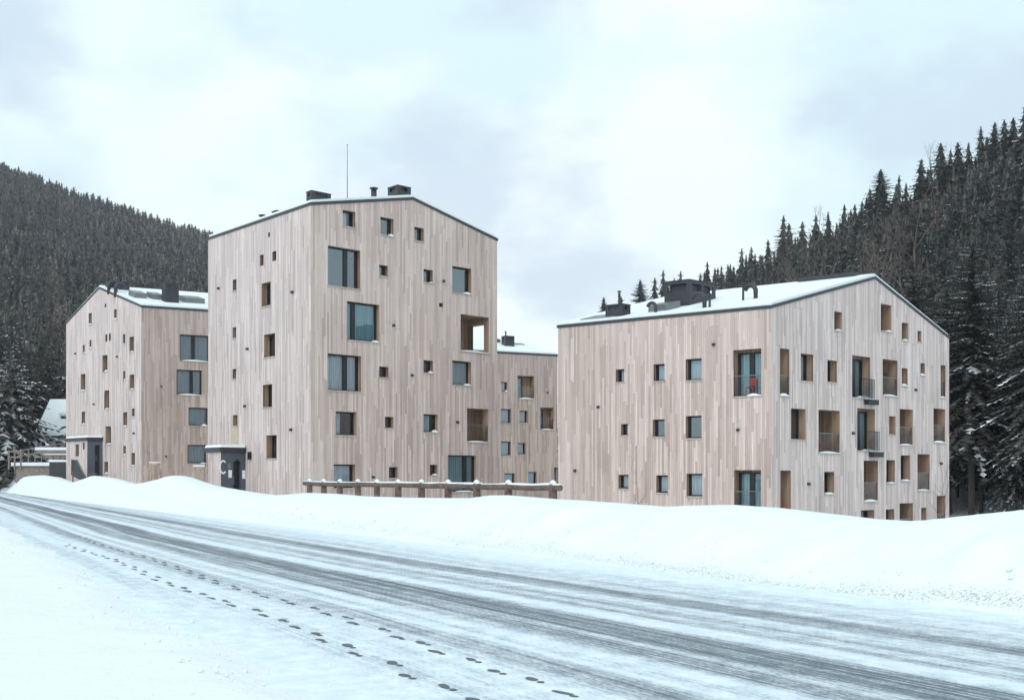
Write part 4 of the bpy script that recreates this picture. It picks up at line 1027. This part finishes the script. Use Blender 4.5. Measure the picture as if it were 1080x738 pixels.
# left hillside
y = 122.0
while y < 790:
    st_ = 3.7 + (y - 120) * .0018
    x = -.66 * y
    while x < -.04 * y:
        xx, yy = x + rr_.uniform(-.45, .45) * st_, y + rr_.uniform(-.45, .45) * st_; x += st_
        h, t = hill(xx, yy)
        if t < .015 or t > 1.03: continue
        px = xx / yy * FPX + CX
        if yy < 175 and 20 < px < 90: continue
        if yy < 145 and px < 30: continue
        if rr_.random() < .06: continue
        spots.append((xx, yy, ground(xx, yy) - .3, (rr_.uniform(9.5, 14) + max(0, 6 * (1 - t * 8))) if t < .85 else rr_.uniform(9.5, 13), None, 'l'))
    y += st_ * .9
def ytop(s): return HY - (s[2] + s[3] - EYE) / s[1] * FPX
vis = []
for i, s in enumerate(spots):
    px = s[0] / s[1] * FPX + CX
    score = s[3] / s[1]
    if -25 < px < 1105 and not blocked(px, ytop(s)): vis.append((score + (10 if s[4] else 0) + (.0), i))
vis.sort(reverse=True)
single = {i for _, i in vis[:292]}
far_v, far_f, far_i, nver = [], [], [], 0
rk = 0
order = [i for _, i in vis[:292]]
for rank, i in enumerate(order):
    x, yy, g, h, lab, side = spots[i]
    px = x / yy * FPX + CX
    grp = 'spruces on the right hillside' if side == 'r' else 'spruces on the left hillside'
    if lab is None:
        near = yy < (135 if side == 'r' else 190)
        lab = {('r', True): 'snow-dusted dark spruce at the forest edge right of the timber blocks', ('r', False): 'dark spruce in the dense wood up the right hillside', ('l', True): 'dark spruce near the foot of the left hillside', ('l', False): 'dark spruce higher in the wood on the left hillside'}[(side, near)]
    o = tag(empty('spruce_tree', (x, yy, g), R.random() * 6.28), lab, 'tree', grp); wdt = R.uniform(.95, 1.4) * (1.3 if side == 'r' and yy > 200 else 1)
    o.scale = (h * wdt, h * wdt, h)
    o.rotation_euler = (R.uniform(-.03, .03), R.uniform(-.03, .03), R.random() * 6.28)
    k = R.randrange(6)
    if yy < 128: link('crown', NEAR_ME[k % 3], o)
    elif yy < 200: link('crown', HI_ME[k], o)
    else: link('crown', MID_ME[k % 4] if R.random() < .6 else HI_ME[k], o)
    link('trunk', TRUNK, o)
brown_n = 0
for i, s in enumerate(spots):
    if i in single: continue
    x, yy, g, h, lab, side = s
    src = R.choice(MID if yy < 170 else (LO if yy < 400 else FAR))
    a = R.random() * 6.28; ca, sa = math.cos(a), math.sin(a); wd = R.uniform(1.05, 1.55) * (1 if yy < 400 else 1.25)
    v = src[0]; q = np.empty_like(v)
    q[:, 0] = x + (v[:, 0] * ca - v[:, 1] * sa) * h * wd; q[:, 1] = yy + (v[:, 0] * sa + v[:, 1] * ca) * h * wd; q[:, 2] = g + v[:, 2] * h
    mi = src[2]
    pn = mn.noise(Vector((x * .008, yy * .008, 3)))
    if side == 'l' and R.random() < .06 + max(0, pn) * 1.3:
        mi = np.where(np.random.RandomState(i).rand(len(mi)) < .75, 3, mi)      # leafless larch and birch among the spruces
        q[:, 2] = g + v[:, 2] * h * .9
    far_v.append(q); far_f.append(src[1] + nver); far_i.append(mi); nver += len(v)
print('TREES', len(spots), len(vis), nver)
tag(link('distant_forest', np_mesh('distant_forest', np.concatenate(far_v), np.concatenate(far_f), np.concatenate(far_i), NM + [M['brown']])),
    'dense far spruce forest covering both hillsides behind the blocks', 'forest', kind='stuff')

# the big snow-laden spruce at the left edge
BS = spruce(77, 26, 15, 8, snow=.38, droop=.42, base=.02, rad=.60, shape=.66, width=.15, jit=.3, core=(10, 9))
p = ptxy(12, 127); g = ground(p.x, p.y) - .3; hgt = EYE + (HY - 379) / FPX * 127 - g
bt = tag(empty('spruce_tree', (p.x, p.y, g)), 'broad snow-laden spruce with drooping white branches beside the deck', 'tree'); bt.scale = (hgt, hgt, hgt)
link('crown', np_mesh('big_spruce_crown', *BS, NM), bt); link('trunk', trunk_mesh('big_spruce_trunk', .022), bt)

# leafless trees
def bare(seed, depth=5, spread=.6, trunk_r=.014, first=.35, upright=.35, mat=None):
    rg = random.Random(seed); tr, tw = MB(), MB()
    def grow(p, d, L, r, lev):
        pts = [p]; dd = d.copy()
        for i in range(3):
            dd = (dd + Vector((rg.uniform(-.14, .14), rg.uniform(-.14, .14), rg.uniform(-.04, .14)))).normalized(); pts.append(pts[-1] + dd * L / 3)
        (tr if lev == 0 else tw).tube(pts, [r, r * .85, r * .72, r * .6], n=5 if lev < 2 else 3, cap=False)
        if lev >= depth: return
        for k in range(2 if lev else 1):
            nd = (dd + Vector((rg.uniform(-1, 1), rg.uniform(-1, 1), rg.uniform(-.2, .5))) * spread * (.5 if k == 0 else 1)).normalized()
            nd = (nd + Vector((0, 0, upright * .5))).normalized(); grow(pts[-1], nd, L * rg.uniform(.62, .82), r * .58, lev + 1)
        for k in range(3 if lev < 3 else 1):
            q = pts[rg.choice((1, 2, 2))]; az = rg.random() * 6.28
            nd = Vector((math.cos(az), math.sin(az), rg.uniform(.1, .9))).normalized(); grow(q, nd, L * rg.uniform(.4, .65), r * .42, lev + 2)
    grow(Vector((0, 0, -.02)), Vector((0, 0, 1)), first, trunk_r, 0)
    a, c = tr.build('bare_trunk', M['birch']), tw.build('bare_twigs', mat or M['twig']); ma, mc = a.data, c.data
    bpy.data.objects.remove(a); bpy.data.objects.remove(c); return ma, mc
BARE = [bare(i, 6) for i in (5, 6, 8)]; SAP = [bare(i, 5, .5, .009, .38, .5) for i in (31, 32)]
def put_bare(me2, name, p, h, label, cat, group=None, rz=0, wide=1.0):
    o = tag(empty(name, p, rz), label, cat, group); o.scale = (h * wide, h * wide, h)
    link('trunk', me2[0], o); link('twigs', me2[1], o); return o
for k, (px, py, Y, hpx, lab) in enumerate([(884, 300, 150, 62, 'leafless pale birch just above the snowy roof slope of the right block'), (951, 322, 105, 55, 'leafless brown tree hanging over the right gable slope'), (843, 305, 170, 70, 'thin bare tree with reddish twigs among the spruces left of the gable'),
                                           (843.5, 262, 300, 46, 'bare birch poking above the skyline between two spruces'), (962, 245, 200, 60, 'russet leafless larch high among the dark spruces'), (912, 300, 130, 60, 'grey leafless tree right behind the gable peak'),
                                           (97, 322, 165, 40, 'pale bare birch left of the far left gable peak'), (44, 420, 165, 44, 'pale bare tree growing behind the snowy house')]):
    q = at(px, py, Y); gz = ground(q.x, q.y); H = max((q.z - gz) + hpx / FPX * Y, 6)
    put_bare(BARE[k % 3], 'bare_tree', (q.x, q.y, gz - .2), H / 1.05, lab, 'tree', None, k * 1.3, 1.25)
# saplings tied to stakes, and young trees in front of the right block
for px, Y, hpx0, lab in ((162, 88, 452, 'thin sapling tied to a pale stake frame, left of the snow heap'), (211, 70, 471, 'thin sapling between pale stakes right of the snow heap')):
    p = ptxy(px, Y); H = EYE + (HY - hpx0) / FPX * Y + .6
    put_bare(SAP[0 if px < 200 else 1], 'sapling', (p.x, p.y, -.6), H, lab, 'sapling', None, px, .5)
for nm, lab, px0, px1, Y, pyt in (('tree_stake', 'pale timber stake frame with crossbar holding a sapling, left of the snow heap', 159, 168, 87.6, 487.5), ('tree_stake', 'pale timber stakes with crossbar beside the white letter porch', 206, 214.5, 69.6, 491)):
    a, c = ptxy(px0, Y), ptxy(px1, Y); zt_ = EYE + (HY - pyt) / FPX * Y; t = tag(empty(nm, (a.x, a.y, -.6)), lab, 'stake', 'stake frames for saplings'); w = (c - a).length
    for x in (0, w): m = MB(); m.tube([(x, 0, 0), (x, 0, zt_ + .6)], .05, n=8); m.build('stake', M['stake'], t)
    m = MB(); m.box((-.1, -.09, zt_ + .45), (w + .1, -.053, zt_ + .56)); m.build('crossbar', M['stake'], t)
    m = MB(); m.box((-.1, -.1, zt_ + .563), (w + .1, -.04, zt_ + .64)); m.build('crossbar_snow', M['snow'], t)
for k, (px, Y, py, wd, lab) in enumerate(((674, 58, 478, .55, 'bare slender sapling before the timber wall left of three stacked windows'), (988, 60, 486, .8, 'bare forked sapling at the right end of the gable wall'))):
    p = ptxy(px, Y); g = ground(p.x, p.y); H = (EYE + (HY - py) / FPX * Y - g); put_bare(SAP[k], 'sapling', (p.x, p.y, g), H, lab, 'sapling', None, k * 2.1, wd)
# scrub at the forest foot
BUSH = [bare(60 + i, 4, .8, .012, .22, .2) for i in range(3)]
rb = random.Random(5)
for k in range(60):
    px = rb.uniform(1002, 1090); Y = rb.uniform(74, 112); p = ptxy(px, Y); g = ground(p.x, p.y)
    put_bare(BUSH[k % 3], 'bare_shrub', (p.x, p.y, g - .1), rb.uniform(2.2, 4.6), 'brown leafless shrub in the snow at the right forest edge', 'shrub', 'leafless shrubs at the right forest edge', rb.random() * 6.28, 1.1)

# ------------------------------------------------------------------ air: the far hill fades towards blue-grey
m = MB(); m.box((-880, -78, -10), (880, 1080, 270)); hz = m.build('haze', [])
tag(hz, 'pale winter haze hanging in the valley air', 'haze', kind='stuff')
ht = NT('haze'); pv = ht.n('ShaderNodeVolumePrincipled'); pv.inputs['Color'].default_value = (.86, .92, 1, 1); pv.inputs['Density'].default_value = .0002; pv.inputs['Anisotropy'].default_value = 0.2
ht.t.links.new(pv.outputs[0], ht.out.inputs['Volume']); hz.data.materials.append(ht.mat)

# ------------------------------------------------------------------ sky, sun, camera
SUN_EL, SUN_AZ = math.radians(38), math.radians(205)    # compass-like, clockwise from +Y
w = bpy.data.worlds.new('World'); scene.world = w; w.use_nodes = True; nt = w.node_tree; nt.nodes.clear()
N = NT.__new__(NT); N.t = nt
out = nt.nodes.new('ShaderNodeOutputWorld'); bg = nt.nodes.new('ShaderNodeBackground')
sky = nt.nodes.new('ShaderNodeTexSky'); sky.sky_type = 'NISHITA'; sky.sun_disc = False; sky.sun_elevation = SUN_EL; sky.sun_rotation = SUN_AZ
tc = nt.nodes.new('ShaderNodeTexCoord').outputs['Generated']
mp = nt.nodes.new('ShaderNodeMapping'); mp.inputs['Scale'].default_value = (1.0, 1.0, 1.7); mp.inputs['Location'].default_value = (2.1, .7, .5); nt.links.new(tc, mp.inputs[0])
n1 = N.noise(mp.outputs[0], 5.6, 6, .5); n2 = N.noise(mp.outputs[0], 3.0, 5, .5)
f1 = N.n('ShaderNodeMapRange', interpolation_type='SMOOTHSTEP'); N.set(f1.inputs[0], n1); f1.inputs[1].default_value = .47; f1.inputs[2].default_value = .66
f2 = N.n('ShaderNodeMapRange', interpolation_type='SMOOTHSTEP'); N.set(f2.inputs[0], n2); f2.inputs[1].default_value = .44; f2.inputs[2].default_value = .60
K = 10.0
c = N.mix(f2.outputs[0], (.71 * K, .90 * K, .95 * K), (.93 * K, 1.02 * K, 1.03 * K))
c = N.mix(N.math('MULTIPLY', f1.outputs[0], .72), c, (.58 * K, .69 * K, .82 * K))
c = N.mix(.94, sky.outputs[0], c)
nt.links.new(c, bg.inputs[0]); bg.inputs[1].default_value = .1; nt.links.new(bg.outputs[0], out.inputs[0])
sd = bpy.data.lights.new('sun', 'SUN'); sd.energy = 1.1; sd.angle = math.radians(35); sd.color = (1, .97, .93)
so = bpy.data.objects.new('sun', sd); COL.objects.link(so)
d = Vector((math.sin(SUN_AZ) * math.cos(SUN_EL), math.cos(SUN_AZ) * math.cos(SUN_EL), math.sin(SUN_EL)))
so.rotation_euler = d.to_track_quat('Z', 'Y').to_euler()

cam = bpy.data.cameras.new('camera'); co = bpy.data.objects.new('camera', cam); COL.objects.link(co)
co.location = (0, 0, EYE); co.rotation_euler = (math.radians(90), 0, 0)
cam.sensor_width = 36; cam.lens = 36 * FPX / 1080; cam.shift_y = (HY - 369) / 1080; cam.clip_end = 5000; cam.clip_start = .1
scene.camera = co
vs_ = scene.view_settings; vs_.view_transform = 'Standard'; vs_.look = 'None'; vs_.exposure = 0.23; vs_.gamma = 1.0; vs_.use_curve_mapping = False
scene.render.engine = 'CYCLES'; cy = scene.cycles
cy.use_denoising = True
try: cy.denoiser = 'OPENIMAGEDENOISE'
except Exception: pass
cy.max_bounces = 6; cy.diffuse_bounces = 3; cy.transparent_max_bounces = 8
